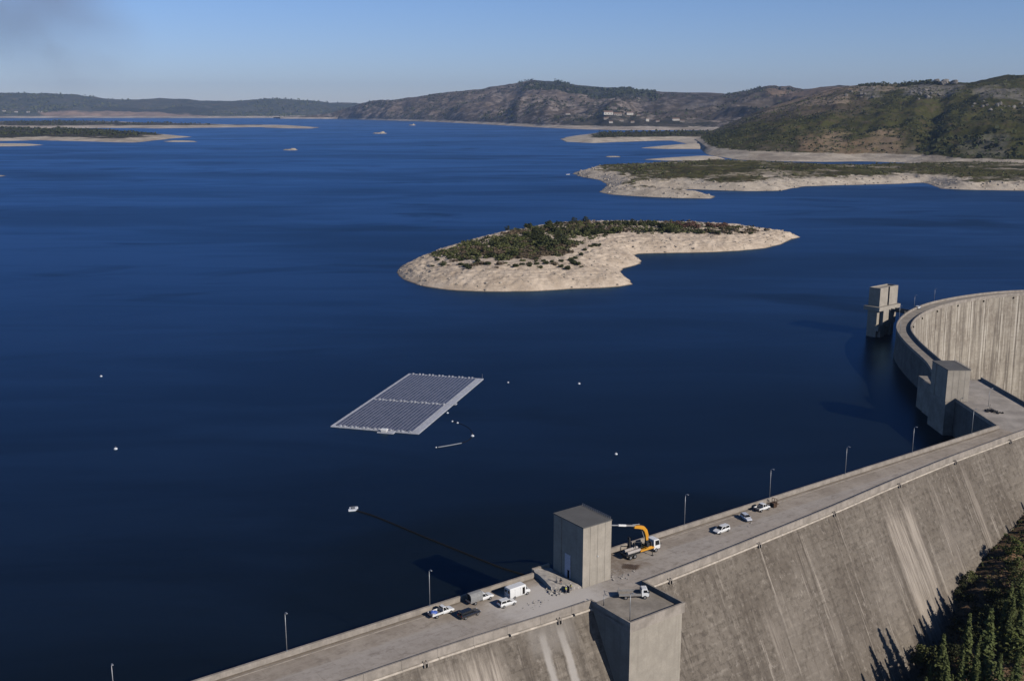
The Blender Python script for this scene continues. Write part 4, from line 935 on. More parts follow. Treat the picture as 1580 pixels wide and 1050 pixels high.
boxboom([(-1.6, .3, 6.95), (-4.3, .6, 7.55)], .3, .34, 'extension', M_STEEL, bo)
boxboom([(-4.1, .58, 7.5), (-6.1, .8, 7.95)], .34, .4, 'tip_sleeve', P_WHITE, bo)
boxboom([(-5.9, .78, 7.9), (-7.9, 1.0, 8.3)], .2, .24, 'tip', M_RAIL, bo)
b = MB(); b.tube([(1.0, .28, 3.6), (.3, .36, 5.6)], .1, 8); b.tube([(-.2, .5, 6.95), (-2.3, .55, 7.25)], .07, 8); b.build('hydraulic_ram', M_RAIL, bo)
lorry_cab(CR, P_WHITE, 2.75, 4.6, 1.2, .75, 2.95); wheels(CR, (-4.0, -2.75, 3.4), 1.2, .5, .36)
b = MB()
for s in (-1, 1): b.box(1.4, 1.62, s * 1.3, s * 2.1, .85, 1.0); b.tube([(1.5, s * 2.05, 1.0), (1.5, s * 2.05, .05)], .08, 8); b.obox((1.5, s * 2.05, .04), (.5, .5, .06))
b.build('outrigger', M_CHAS, CR)
# loader grab frame and its load of pipes
b = MB()
for p0, p1 in (((-1.6, .6, 1.5), (-1.6, .6, 2.9)), ((-1.6, .6, 2.9), (.4, .4, 2.6)), ((.4, .4, 2.6), (.4, .4, 1.5)), ((-1.6, -.2, 1.5), (-1.6, .6, 2.9)), ((-1.6, -.2, 1.5), (.4, -.2, 1.7))): b.tube([p0, p1], .09, 6)
b.build('grab_frame', M_CHAS, CR)
for i, (y, sdx, r) in enumerate(((-.62, 0, .36), (.72, .35, .34))):
    b = MB()
    b.tube([(-4.6 + sdx, 0, 0), (-.9 + sdx, 0, 0)], r, 14); p_ = b.build('concrete_pipe', m_plain('grey_pipe_%s' % 'ab'[i], (.42, .38, .35), .8), None, smooth=False)
    p_.rotation_euler = (0, 0, RZW - .02); p_.location = Vector(q) + Matrix.Rotation(RZW - .02, 3, 'Z') @ Vector((0, y, 1.12 + r)); tag(p_, ('grey pipe lying on the near side of the crane lorry bed', 'grey pipe lying on the far side of the crane lorry bed')[i], 'pipe')
b = MB(); b.tube([(0, 0, 0), (0, 0, 2.6)], .28, 8); b.box(-.5, .5, -.4, .4, 0, .3); b.box(-.35, .35, -.3, .3, 2.2, 2.7)
o = b.build('concrete_pump_post', M_CHAS, None); o.location = onroad(971, 845); o.rotation_euler = (0, 0, RZW); tag(o, 'dark machine post standing behind the crane lorry bed', 'machine')
b = MB()
for k in range(9): b.tube([(k * .35, -1.2, .08), (k * .35 + .4, 1.1, .1 + .02 * k)], .035, 5)
for k in range(6): b.tube([(-.3, -1.0 + .4 * k, .16), (3.4, -.9 + .4 * k, .18)], .035, 5)
o = b.build('steel_mesh', M_RUST, None); q = onroad(962, 873); o.location = q; o.rotation_euler = (0, 0, RZW - .9); tag(o, 'rusty reinforcing mesh lying between the gate tower and crane lorry', 'steel mesh')

# ------------------------------------------------------------------ works beside the gate tower
M_RUB = m_concrete('broken_concrete', (.47, .43, .385), dark=.8, scale=1.2, streak=False)
d_sl0, d_sl1 = 71.2, 77.3
def slab_pt(d, o, z): return wd(d, o, z)
nA, nB = 16, 12; b = MB(); rings = []
dl = np.linspace(d_sl0, d_sl1, nA); ol = np.linspace(.6, 9.0, nB); d_skew = .2
V = []; Fq = []
for i, d in enumerate(dl):
    for j, o in enumerate(ol):
        lim = np.interp(d, [71.2, 73, 75, 77.3], [7.2, 8.4, 9.3, 9.9]); oo = -.9 + (o - .6) * (lim + .9) / 8.4
        jag = .35 * math.sin(d * 7.1 + j) * (1 if j in (0, nB - 1) else .4)
        zt = 13.15 - .12 * max(0, d - 72.5) + .14 * float(fbm(d * .9, oo * .9, 3, 60)) - (.25 if j == nB - 1 else 0)
        V.append(wd(d + (1.6 - .21 * oo) * (1 - (d - 71.2) / 6.1) + (.3 * float(fbm(d, oo * 1.3, 2, 4)) if i == 0 else 0), oo + jag * .3, zt))
n0 = len(V); V += [(v[0], v[1], 12.004) for v in V]
idx = lambda i, j, k=0: i * nB + j + k * n0
for i in range(nA - 1):
    for j in range(nB - 1): Fq.append((idx(i, j), idx(i + 1, j), idx(i + 1, j + 1), idx(i, j + 1)))
for i in range(nA - 1):
    Fq.append((idx(i, 0), idx(i, 0, 1), idx(i + 1, 0, 1), idx(i + 1, 0))); Fq.append((idx(i, nB - 1), idx(i + 1, nB - 1), idx(i + 1, nB - 1, 1), idx(i, nB - 1, 1)))
for j in range(nB - 1):
    Fq.append((idx(0, j), idx(0, j + 1), idx(0, j + 1, 1), idx(0, j, 1))); Fq.append((idx(nA - 1, j), idx(nA - 1, j, 1), idx(nA - 1, j + 1, 1), idx(nA - 1, j + 1)))
b.add(V, Fq); o = b.build('concrete_slab', M_RUB, None, recalc=True); tag(o, 'rough pale concrete slab cast on the deck beside the gate tower', 'concrete slab')
def rubble(name, label, loc, n, sx, sy, s0, s1, mat, seed, cat='rubble'):
    b = MB(); rr = random.Random(seed)
    for k in range(n):
        s = rr.uniform(s0, s1); M = Matrix.Rotation(rr.uniform(0, 6.3), 3, 'Z') @ Matrix.Rotation(rr.uniform(-.5, .5), 3, 'X') @ Matrix.Rotation(rr.uniform(-.4, .4), 3, 'Y')
        gx, gy = rr.gauss(0, sx), rr.gauss(0, sy); b.obox((gx, gy, s * .25 + max(0, .5 - abs(gx) / sx * .25 - abs(gy) / sy * .25) * rr.random()), (s, s * rr.uniform(.4, .9), s * rr.uniform(.25, .6)), M)
    o = b.build(name, mat, None); o.location = loc; o.rotation_euler = (0, 0, RZW); tag(o, label, cat, None, 'stuff'); return o
rubble('rubble', 'heap of broken grey concrete in front of the slab', onroad(858, 911), 46, 1.0, .8, .2, .75, M_RUB, 3)
rubble('rubble', 'loose concrete crumbs scattered on the deck near the white van', onroad(828, 930), 26, 2.0, .7, .08, .26, M_RUB, 5)
rubble('rubble', 'stones and planks scattered at the foot of the gate tower by the crane', onroad(958, 886), 30, 2.0, 1.1, .1, .42, M_RUB, 8)
rubble('rubble', 'a few concrete crumbs beside the right hand parked cars', onroad(1140, 812), 12, 4.5, .7, .08, .3, M_RUB, 12)
t = thing('drill_rig', 'small grey drill rig standing among the broken concrete', 'drill rig', onroad(857, 907), RZW + .3)
b = MB(); b.obox((0, 0, .35), (1.3, .7, .25)); b.obox((-.3, 0, .75), (.6, .5, .6)); b.build('base', M_STEEL, t, bevel=.03)
b = MB(); b.tube([(.35, 0, .4), (.45, 0, 2.5)], .09, 8); b.tube([(.35, -.5, .2), (.42, 0, 2.2)], .05, 6); b.tube([(.35, .5, .2), (.42, 0, 2.2)], .05, 6); b.build('mast', M_STEEL, t)
b = MB(); b.tube([(-.2, .2, .9), (-.9, .8, .6), (-1.4, .4, .15), (-2.2, .9, .1)], .05, 6); b.build('hose', M_CHAS, t)
t = thing('cable_drum', 'grey cable drum standing on edge beside the workers in vests', 'cable drum', onroad(876, 913), RZW + .9)
for y in (-.38, .38):
    b = MB(); rr = [[(math.cos(a) * r, y + s, .75 + math.sin(a) * r) for a in np.linspace(0, 2 * math.pi, 21)[:-1]] for s in (-.04, .04) for r in (.75,)]; b.loft(rr); b.build('flange', M_STEEL, t)
b = MB(); b.tube([(0, -.34, .75), (0, .34, .75)], .42, 14); b.build('core', M_CHAS, t)
rubble('rubble', 'dark heap of tangled gear by the parapet on the short crest block', (156.6, 325.6, 12.0), 34, .9, 1.3, .3, 1.0, M_CHAS, 21)
b = MB(); b.tube([(0, 0, 0), (.1, 0, 2.3)], .06, 6); b.tube([(-.6, -.5, .1), (.9, .7, 1.0)], .07, 6); b.tube([(-1.2, .6, .1), (1.3, -.5, .5)], .07, 6)
o = b.build('scaffold_tubes', M_CHAS, None); o.location = (156.2, 326.3, 12.0); tag(o, 'dark scaffold tubes sticking out of the gear heap on the short block', 'scaffold')
# ------------------------------------------------------------------ people
M_SKIN = m_plain('skin', (.42, .26, .18), .6); M_HV = m_plain('hi_vis_yellow', (.55, .62, .06), .7); M_NAVY = m_plain('dark_cloth', (.03, .033, .045), .85); M_JEAN = m_plain('grey_blue_cloth', (.1, .11, .14), .85)
M_HAIR = m_plain('dark_hair', (.02, .015, .012), .8); M_HELM = m_plain('white_helmet', (.75, .75, .72), .4)
def skinned(name, V, E, R, mat, parent, lev=1):
    me = bpy.data.meshes.new(name); me.from_pydata(V, E, []); me.materials.append(mat)
    o = bpy.data.objects.new(name, me); COL.objects.link(o); o.parent = parent; KIDS.setdefault(parent.name, []).append(o)
    o.modifiers.new('skin', 'SKIN'); sv_ = me.skin_vertices[0].data
    for i, r in enumerate(R): sv_[i].radius = (r, r) if not isinstance(r, tuple) else r
    sv_[0].use_root = True
    s = o.modifiers.new('sub', 'SUBSURF'); s.levels = lev; s.render_levels = lev; s_ = me.polygons; return o
def person(label, loc, rz, top, vest, hat, bend=0.0, arm=.4, step=.12):
    t = thing('person', label, 'person', loc, rz, 'workers beside the gate tower')
    R3 = Matrix.Rotation(bend, 3, 'Y'); hip = Vector((0, 0, .93))
    tp = lambda x, y, z: tuple(hip + R3 @ Vector((x, y, z - .93)))
    pel = tuple(hip); ch = tp(0, 0, 1.3); nk = tp(0, 0, 1.48); hb = tp(.01, 0, 1.58); ht = tp(.02, 0, 1.70)
    V = [pel, ch, nk, hb, ht, tp(.12, 0, 1.62)]; E = [(0, 1), (1, 2), (2, 3), (3, 4), (3, 5)]; R = [(.15, .12), (.17, .13), .058, .085, .07, .02]
    def add(p, par, r): V.append(tuple(p)); R.append(r); E.append((par, len(V) - 1)); return len(V) - 1
    elbows = []
    for s in (-1, 1):
        k = add((step * s * .4, s * .1, .88), 0, .095); kn = add((step * s + .03, s * .11, .5), k, .065); an = add((step * s - .03, s * .12, .1), kn, .045); add((step * s + .14, s * .13, .04), an, .04)
        sh = add(tp(0, s * .19, 1.42), 1, .062); el = add(tp(.05 + arm * .15, s * .26, 1.15), sh, .045); wr = add(tp(.1 + arm * .45, s * .22, .98 + arm * .12), el, .032)
        pm = add(tp(.16 + arm * .5, s * .21, .93 + arm * .14), wr, .034); elbows.append((sh, el, wr))
        for f in range(4):
            a_ = add(tp(.2 + arm * .53, s * .21 + (f - 1.5) * .021, .9 + arm * .15 - .004 * f), pm, .009); add(tp(.235 + arm * .53 - .006 * abs(f - 1.3), s * .21 + (f - 1.5) * .022, .86 + arm * .16), a_, .008)
        th = add(tp(.18 + arm * .5, s * .21 - s * .045, .93 + arm * .15), pm, .01); add(tp(.22 + arm * .5, s * .21 - s * .055, .91 + arm * .15), th, .008)
    body = skinned('body', V, E, R, M_SKIN, t)
    # trousers, jacket
    tv = [tuple(hip + Vector((0, 0, .06))), tuple(hip)]; te = [(0, 1)]; tr = [(.16, .135), (.165, .135)]
    for s in (-1, 1):
        base = len(tv); tv += [(step * s * .4, s * .1, .86), (step * s + .03, s * .11, .5), (step * s - .03, s * .12, .1)]; te += [(1, base), (base, base + 1), (base + 1, base + 2)]; tr += [.105, .078, .065]
    skinned('trousers', tv, te, tr, M_JEAN, t)
    jv = [pel, ch, tp(0, 0, 1.44)]; je = [(0, 1), (1, 2)]; jr = [(.165, .135), (.185, .145), .1]
    for sh, el, wr in elbows:
        base = len(jv); jv += [V[sh], V[el], tuple(Vector(V[el]).lerp(Vector(V[wr]), .85))]; je += [(1, base), (base, base + 1), (base + 1, base + 2)]; jr += [.078, .06, .045]
    skinned('jacket', jv, je, jr, top, t)
    if vest: skinned('safety_vest', [tuple(hip + Vector((0, 0, .02))), ch, tp(0, 0, 1.43)], [(0, 1), (1, 2)], [(.18, .15), (.2, .16), (.17, .11)], M_HV, t)
    b = MB(); b.blob(tuple(Vector(hb).lerp(Vector(ht), .75)), .118, 2, .01, (1.05, .92, .85), 2); b.build('hard_hat' if hat else 'hair', M_HELM if hat else M_HAIR, t, smooth=True)
    b = MB()
    for s in (-1, 1): b.blob(tp(.095, s * .035, 1.64), .012, 1, 0, (1, 1, 1), 1)
    b.build('eyes', M_HAIR, t)
    return t
person('person in dark clothes standing on the slab edge', (*wd(*wdi(*at(865, 902, 12.8)[:2]), 12.62),), RZW - 1.9, M_NAVY, False, False, .05, .3)
person('person in yellow safety vest and white hard hat, standing upright', onroad(881, 911), RZW + 2.4, M_NAVY, True, True, .1, .5)
person('person in yellow safety vest bending down beside the cable drum', onroad(873, 915.5), RZW + .8, M_JEAN, True, True, .75, .9)

# ------------------------------------------------------------------ floating solar plant
cn = [at(510, 657, .3), at(630, 576, .3), at(745, 585, .3), at(643, 670, .3)]
O_ = cn[0][:2]; LV = ((cn[1] - cn[0]) + (cn[2] - cn[3]))[:2] / 2; LL = float(np.linalg.norm(LV)); LV = LV / LL
SV = np.array([LV[1], -LV[0]]); SS = float(abs((cn[3] - cn[0])[:2] @ SV) + abs((cn[2] - cn[1])[:2] @ SV)) / 2
M_FLO = m_plain('pale_float_plastic', (.5, .51, .56), .6, .3, 0, .15, 1.0)
def mat_panel():
    k = NT('solar_cells', .22, .5); uv = k.sep(k.tc.outputs['UV'])
    fx = k.math('FRACT', uv[0]); ed = k.math('MINIMUM', fx, k.math('SUBTRACT', 1.0, fx)); fy = k.math('FRACT', uv[1]); ey = k.math('MINIMUM', fy, k.math('SUBTRACT', 1.0, fy))
    fr = k.math('MAXIMUM', k.step(ed, .03, .05, 1.0, 0.0), k.step(ey, .05, .08, 1.0, 0.0))
    c = k.mix(k.step(k.noise(k.tc.outputs['Object'], .35, 3, .6), .35, .65), (.052, .06, .095), (.082, .088, .132))
    return k.done(k.mix(k.math('MULTIPLY', fr, .35), c, (.42, .42, .47)))
M_PAN = mat_panel()
PV = thing('floating_solar_plant', 'floating solar plant of two blocks of panel rows on pale floats', 'solar plant', (float(O_[0]), float(O_[1]), 0), math.atan2(LV[1], LV[0]))
# local x along the long side, y to the left => the plant spreads toward -y
w1, w2, wm = 1.4, 2.3, 1.6
def fdeck(name, x0, x1, y0, y1, n_along, axis):
    b = MB()
    if axis == 0:
        s = (x1 - x0) / n_along
        for i in range(n_along): b.box(x0 + i * s + .03, x0 + (i + 1) * s - .03, y0, y1, -.25, .32 + .02 * ((i * 7) % 3))
    else:
        s = (y1 - y0) / n_along
        for i in range(n_along): b.box(x0, x1, y0 + i * s + .03, y0 + (i + 1) * s - .03, -.25, .32 + .02 * ((i * 7) % 3))
    return b.build(name, M_FLO, PV, bevel=.0)
fdeck('float_walkway', 0, LL, -w1, 0, 60, 0); fdeck('float_walkway', 0, LL, -SS, -SS + w2, 60, 0)
fdeck('float_walkway', 0, 1.1, -SS + w2 + .02, -w1 - .02, 22, 1); fdeck('float_walkway', LL - 1.1, LL, -SS + w2 + .02, -w1 - .02, 22, 1)
xm = LL * .47
fdeck('float_walkway', xm - .5, xm + .5, -SS + w2 + .02, -w1 - .02, 22, 1)
NR = 20; y0r = -w1 - .15; pitch = (SS - w1 - w2 - .3) / NR
def panel_row(x0, x1, y):
    n = int(round((x1 - x0) / 1.68)); L_ = x1 - x0
    lo, hi = .3, .62; d = pitch * .6
    vs = [(x0, y, lo), (x1, y, lo), (x1, y - d, hi), (x0, y - d, hi)]; vs = [(x0, y, hi), (x1, y, hi), (x1, y - d, lo), (x0, y - d, lo)]
    vb = [(a, b_, c - .05) for a, b_, c in vs]
    b = MB(); b.add(vs + vb, [(0, 1, 2, 3), (7, 6, 5, 4), (0, 4, 5, 1), (1, 5, 6, 2), (2, 6, 7, 3), (3, 7, 4, 0)])
    uv = [(0, 0), (n, 0), (n, 1), (0, 1)] * 2
    r = b.build('panel_row', M_PAN, PV, uv=uv)
    b = MB(); b.box(x0 - .15, x1 + .15, y - d - pitch * .36, y - d - .02, -.2, .34); b.box(x0, x1, y - .5, y - .2, -.2, .25); b.build('row_float', M_FLO, r)
    return r
for k in range(NR):
    y = y0r - k * pitch
    panel_row(1.35, xm - .8, y); panel_row(xm + .8, LL - 1.35, y)
for k in range(NR):
    for x in (xm, LL - .6, .6):
        if (k * 5 + int(x)) % 3:
            b = MB(); b.obox((x, y0r - (k + .45) * pitch, .55), (.7, .55, .45)); b.build('junction_box', M_FLO, PV)
b = MB(); b.box(-2.1, -.02, -SS * .74, -SS * .56, -.2, .35); b.build('landing_float', M_FLO, PV)
b = MB(); b.box(-1.9, -.3, -SS * .66, -SS * .60, .351, 1.1); cb = b.build('inverter_cabin', P_WHITE, PV, bevel=.06)
b = MB(); b.loft([[(-2.0, -SS * .67, 1.11), (-.2, -SS * .67, 1.11), (-.2, -SS * .59, 1.11), (-2.0, -SS * .59, 1.11)], [(-1.7, -SS * .66, 1.4), (-.5, -SS * .66, 1.4), (-.5, -SS * .60, 1.4), (-1.7, -SS * .60, 1.4)]]); b.build('roof', P_WHITE, cb)
b = MB(); b.obox((LL + .2, -SS + .6, 1.1), (.08, .08, 2.2)); b.build('marker_pole', M_RAIL, PV)
b = MB(); b.box(xm + 1.5, xm + 3.0, -SS - 1.0, -SS - .02, -.2, .35); b.tube([(xm + 2.2, -SS - .6, .3), (xm + 2.2, -SS - .6, 1.6)], .06, 6); b.build('cable_landing', M_FLO, PV)
# buoys, cable, raft
M_BUOY = m_plain('white_buoy_plastic', (.62, .65, .7), .4, .4)
M_CABLE = m_plain('black_cable', (.012, .012, .013), .8, .15)
def make_buoy():
    t = thing('buoy', None, 'buoy', (0, 0, 0), 0, 'mooring buoys round the solar plant')
    b = MB(); n = 14; pr = [(.02, -.5), (.5, -.42), (.72, -.1), (.72, .2), (.55, .5), (.25, .62), (.02, .66)]
    b.loft([[(math.cos(2 * math.pi * i / n) * r, math.sin(2 * math.pi * i / n) * r, z) for i in range(n)] for r, z in pr]); b.build('float', M_BUOY, t, smooth=True)
    b = MB(); b.tube([(0, 0, .6), (0, 0, 1.0)], .07, 8); b.tube([(-.18, 0, 1.0), (0, 0, 1.12), (.18, 0, 1.0)], .04, 6); b.build('eye', M_STEEL, t); return t
bu0 = make_buoy(); fb_ = True
for (x, y, s, lab) in ((156, 580.5, 1.0, 'white buoy far left in the lake, the upper of two'), (178.5, 692.5, 1.15, 'white buoy far left in the lake, the lower of two'), (784, 590, .75, 'small grey white buoy just right of the solar plant far corner'),
                       (893.5, 592, 1.0, 'white buoy alone in open water between the solar plant and the arch'), (950.5, 700.5, .95, 'white buoy alone in dark water above the gate tower'), (690.5, 637, .8, 'white cable float touching the solar plant edge'),
                       (698, 650, .7, 'left of the two small paired cable floats below the solar plant'), (706, 652.3, .75, 'right of the two small paired cable floats below the solar plant'), (729, 672.5, 1.1, 'larger white float at the bend of the black cable'), (673, 690, .55, 'small float at the loose end of the cable')):
    o = bu0 if fb_ else copy_tree(bu0); fb_ = False; q = at(x, y, 0); o.location = (float(q[0]), float(q[1]), 0); o.scale = (s * .75, s * .75, s * .75); o['label'] = lab
def curve_pts(px, z=.02, n=14):
    P = np.array([at(x, y, z)[:2] for x, y in px]); t = np.arange(len(P)); tt = np.linspace(0, len(P) - 1, n * (len(P) - 1))
    out = []
    for q in tt:
        i = int(min(q, len(P) - 2)); f = q - i; p0 = P[max(i - 1, 0)]; p1 = P[i]; p2 = P[i + 1]; p3 = P[min(i + 2, len(P) - 1)]
        out.append(.5 * ((2 * p1) + (-p0 + p2) * f + (2 * p0 - 5 * p1 + 4 * p2 - p3) * f * f + (-p0 + 3 * p1 - 3 * p2 + p3) * f ** 3))
    return [(float(p[0]), float(p[1]), z) for p in out]
b = MB(); b.tube(curve_pts([(698, 650), (708, 652.5), (722, 659), (729, 668), (727, 675), (718, 681), (700, 685.5), (673, 690)]), .11, 6)
o = b.build('floating_cable', M_CABLE, None); tag(o, 'black floating cable looping out from the solar plant', 'cable')
b = MB(); b.tube(curve_pts([(549, 787), (575, 795), (610, 809), (660, 830), (715, 852), (770, 874), (808, 886)]), .24, 6)
o = b.build('floating_cable', M_CABLE, None); tag(o, 'black floating cable running from the small raft to the dam', 'cable')
b = MB(); b.tube(curve_pts([(712, 683.2), (694, 686.6), (676, 689.6)], .1), .2, 6); o = b.build('floating_pipe', m_plain('grey_pipe', (.2, .22, .26), .6), None); tag(o, 'pale floating pipe lying along the end of the cable loop', 'pipe')
q = at(545, 785.5, 0)
t = thing('raft', 'small white raft of two floats where the black cables meet', 'raft', (float(q[0]), float(q[1]), 0), .25)
for y in (-.8, .65):
    b = MB(); b.box(-1.2 + y * .3, 1.2 + y * .3, y - .45, y + .45, -.2, .45); b.build('float', M_BUOY, t, bevel=.1)
b = MB(); b.box(-.5, .5, -.9, .9, .451, .56); b.build('deck', M_STEEL, t)
q = at(876, 269.6, 0)
t = thing('boat', 'small white and blue boat off the tip of the peninsula', 'boat', (float(q[0]), float(q[1]), 0), .2)
b = MB(); b.loft([[(-3.4, -1.0, 0), (-3.4, 1.0, 0), (-3.4, 1.2, .9), (-3.4, -1.2, .9)], [(.5, -1.1, -.1), (.5, 1.1, -.1), (.5, 1.35, 1.0), (.5, -1.35, 1.0)], [(3.6, -.05, .3), (3.6, .05, .3), (3.8, .1, 1.3), (3.8, -.1, 1.3)]]); b.build('hull', P_WHITE, t)
b = MB(); b.box(-1.6, 1.0, -.9, .9, 1.0, 2.1); b.build('cabin', P_BLUE, t)
#PART5
# ------------------------------------------------------------------ vegetation
def leafcloud(b, c, r, n, s, rr, sq=(1, 1, 1), shell=.55, flat=0.0):
    for _ in range(n):
        u = Vector((rr.gauss(0, 1), rr.gauss(0, 1), rr.gauss(0, 1))).normalized(); k = shell + (1 - shell) * rr.random() ** .6
        p = Vector((c[0] + u.x * r * k * sq[0], c[1] + u.y * r * k * sq[1], c[2] + u.z * r * k * sq[2]))
        nrm = (u + Vector((rr.gauss(0, .6), rr.gauss(0, .6), rr.gauss(0, .6) + flat))).normalized()
        a = nrm.orthogonal().normalized(); a = Matrix.Rotation(rr.uniform(0, 6.28), 3, nrm) @ a; d = nrm.cross(a); q = s * rr.uniform(.6, 1.35)
        b.add([p - a * q * .5 - d * q * .4, p + a * q * .5 - d * q * .4, p + a * q * .35 + d * q * .5, p - a * q * .35 + d * q * .45], [(0, 1, 2, 3)])
F_DARK = mat_foliage('foliage_dark', (.036, .046, .018), (.07, .078, .03), (.05, .053, .024))
F_OLIVE = mat_foliage('foliage_olive', (.082, .096, .03), (.14, .148, .052), (.1, .1, .046))
F_BROWN = mat_foliage('foliage_brown', (.1, .078, .048), (.155, .122, .078), (.12, .085, .058))
F_RED = mat_foliage('foliage_reddish', (.14, .072, .055), (.19, .11, .08), (.13, .08, .058))
F_CON = mat_foliage('foliage_conifer', (.075, .098, .032), (.14, .155, .055), (.1, .115, .043))
F_LIME = mat_foliage('foliage_bright', (.09, .115, .03), (.15, .17, .05), (.11, .12, .042))
M_BARK = m_plain('bark', (.09, .065, .045), .95, .1, 0, .3)
def crown_mesh(kind, seed, mat, name='crown'):
    rr = random.Random(seed); b = MB()
    if kind == 'bush':
        for _ in range(7):
            a = rr.uniform(0, 6.28); d = rr.uniform(.15, .62); leafcloud(b, (math.cos(a) * d, math.sin(a) * d, rr.uniform(.28, .62)), rr.uniform(.3, .46), 42, .2, rr, (1, 1, .85), .6, .5)
    elif kind == 'tree':
        for _ in range(13):
            a = rr.uniform(0, 6.28); z = rr.uniform(.32, .9); d = rr.uniform(.05, .36) * (1.25 - abs(z - .55)); leafcloud(b, (math.cos(a) * d, math.sin(a) * d, z), rr.uniform(.12, .2), 60, .055, rr, (1, 1, .85), .55, .4)
    elif kind == 'conifer':
        L = 30; wd0 = rr.uniform(.13, .17)
        for k in range(L):
            z = .06 + .92 * k / (L - 1); rad = wd0 * (1 - ((z - .06) / .95) ** 1.25) * rr.uniform(.72, 1.2) + .008; nb = 11 if k < 22 else 7
            for j in range(nb):
                a = rr.uniform(0, 6.28); l = rad * rr.uniform(.65, 1.2); dr = rr.uniform(-.02, .035)
                for m in range(5):
                    f = (m + .6) / 5; p = Vector((math.cos(a) * l * f, math.sin(a) * l * f, z + dr * f - .035 * f * f + rr.uniform(-.008, .008)))
                    n = Vector((math.cos(a) * .5 + rr.gauss(0, .5), math.sin(a) * .5 + rr.gauss(0, .5), 1 + rr.gauss(0, .4))).normalized(); t_ = n.orthogonal().normalized(); t_ = Matrix.Rotation(rr.uniform(0, 6.28), 3, n) @ t_; d = n.cross(t_); q = .026 * rr.uniform(.7, 1.4)
                    b.add([p - t_ * q, p + d * q * .55, p + t_ * q, p - d * q * .55], [(0, 1, 2, 3)])
    return b.build(name, mat, None, recalc=False)
PROTO = {}
def plant_proto(key, name, cat, crown, seed, mat, trunk):
    t = thing(name, None, cat); c = crown_mesh(crown, seed, mat); c.parent = t; KIDS[t.name] = [c]
    if trunk:
        b = MB(); b.tube(trunk[0], trunk[1], 7); b.build('trunk', M_BARK, t)
        if len(trunk) > 2:
            for pts, r in trunk[2]: b = MB(); b.tube(pts, r, 5); b.build('limb', M_BARK, t)
    PROTO[key] = [t, False]
TR = ([(0, 0, -.05), (.01, 0, .3), (0, .02, .62)], [.035, .026, .012], [([(0, 0, .28), (.14, .05, .5), (.22, .08, .66)], [.016, .011, .006]), ([(0, 0, .3), (-.12, .08, .52), (-.2, .12, .7)], [.015, .01, .006]), ([(0, .01, .36), (.02, -.14, .56), (.02, -.2, .72)], [.014, .01, .006])])
TC = ([(0, 0, -.04), (0, 0, .5), (0, 0, .97)], [.018, .011, .003])
TB = ([(0, 0, -.1), (.05, 0, .2), (.02, .03, .5)], [.06, .05, .03])
for i in range(3): plant_proto('conifer%d' % i, 'conifer_tree', 'tree', 'conifer', 40 + i, F_CON, TC)
for i in range(2): plant_proto('tree%d' % i, 'broadleaf_tree', 'tree', 'tree', 60 + i, (F_DARK, F_OLIVE)[i], TR)
plant_proto('lime', 'broadleaf_tree', 'tree', 'tree', 66, F_LIME, TR)
for i, m in enumerate((F_DARK, F_OLIVE, F_BROWN, F_RED)):
    plant_proto('bush%d' % i, 'shrub', 'shrub', 'bush', 80 + i, m, TB)
def plant(key, x, y, z, s, label, group, wide=1.0):
    p = PROTO[key]; o = p[0] if not p[1] else copy_tree(p[0]); p[1] = True
    o.location = (float(x), float(y), float(z)); o.rotation_euler = (0, 0, random.uniform(0, 6.28)); o.scale = (s * wide, s * wide, s); o['label'] = label; o['group'] = group; return o
# island shrubs
def inpoly(p, poly):
    x, y = p; r = False; n = len(poly)
    for i in range(n):
        a, b_ = poly[i], poly[(i + 1) % n]
        if (a[1] > y) != (b_[1] > y) and x < (b_[0] - a[0]) * (y - a[1]) / (b_[1] - a[1]) + a[0]: r = not r
    return r
RA = [(664,397),(700,381),(750,366),(800,355),(850,346),(905,342),(915,356),(897,368),(884,384),(862,396),(820,399),(760,401),(700,402)]
RB = [(870,346),(900,342),(950,341.5),(1050,344),(1120,348),(1195,357),(1185,360),(1130,361),(1100,366),(1040,366),(990,361),(945,364),(905,372),(885,366)]
def isl(px, py):
    q = at(px, py, 11.0)
    for _ in range(3): q = at(px, py, zland('island', q[0], q[1]))
    return q[0], q[1], zland('island', q[0], q[1])
random.seed(21)
def cover(name, polys, n, s0, s1, leaf, mats, label, seed, fn, cat='scrub'):
    rr = random.Random(seed); bs = [MB() for _ in mats]; k = 0; tries = 0
    while k < n and tries < n * 30:
        tries += 1; pl = polys[rr.randrange(len(polys))]; xs = [p[0] for p in pl]; ys = [p[1] for p in pl]; p = (rr.uniform(min(xs), max(xs)), rr.uniform(min(ys), max(ys)))
        jx = 16 * float(fbm(p[0] * .05, p[1] * .12, 3, 91)); jy = 7 * float(fbm(p[0] * .045, p[1] * .1, 3, 92))
        if not inpoly((p[0] + jx, p[1] + jy), pl): continue
        x, y, z = fn(*p); w = float(fbm(x * .035, y * .035, 3, seed))
        if w < -.42: continue
        s = rr.uniform(s0, s1) * (1 + .5 * w); m = min(len(mats) - 1, int((w * 1.6 + .5 + rr.uniform(-.25, .25)) * len(mats)) if w > -.3 else 0); m = max(0, m)
        leafcloud(bs[m], (x, y, z + s * .25), s, leaf, s * .62, rr, (1, 1, .62), .55, .5); k += 1
    mb = MB()
    for i, b in enumerate(bs): mb.mi = i; mb.add(b.V, b.F)
    o = mb.build(name, list(mats), None, recalc=False); tag(o, label, cat, None, 'stuff'); return o
cover('scrub', [RA, RA, RA, RB], 2900, 1.0, 2.3, 13, (F_OLIVE, F_DARK, F_OLIVE, F_BROWN), 'low mixed scrub carpeting the back of the island', 5, isl)
GI = 'shrubs on the island'
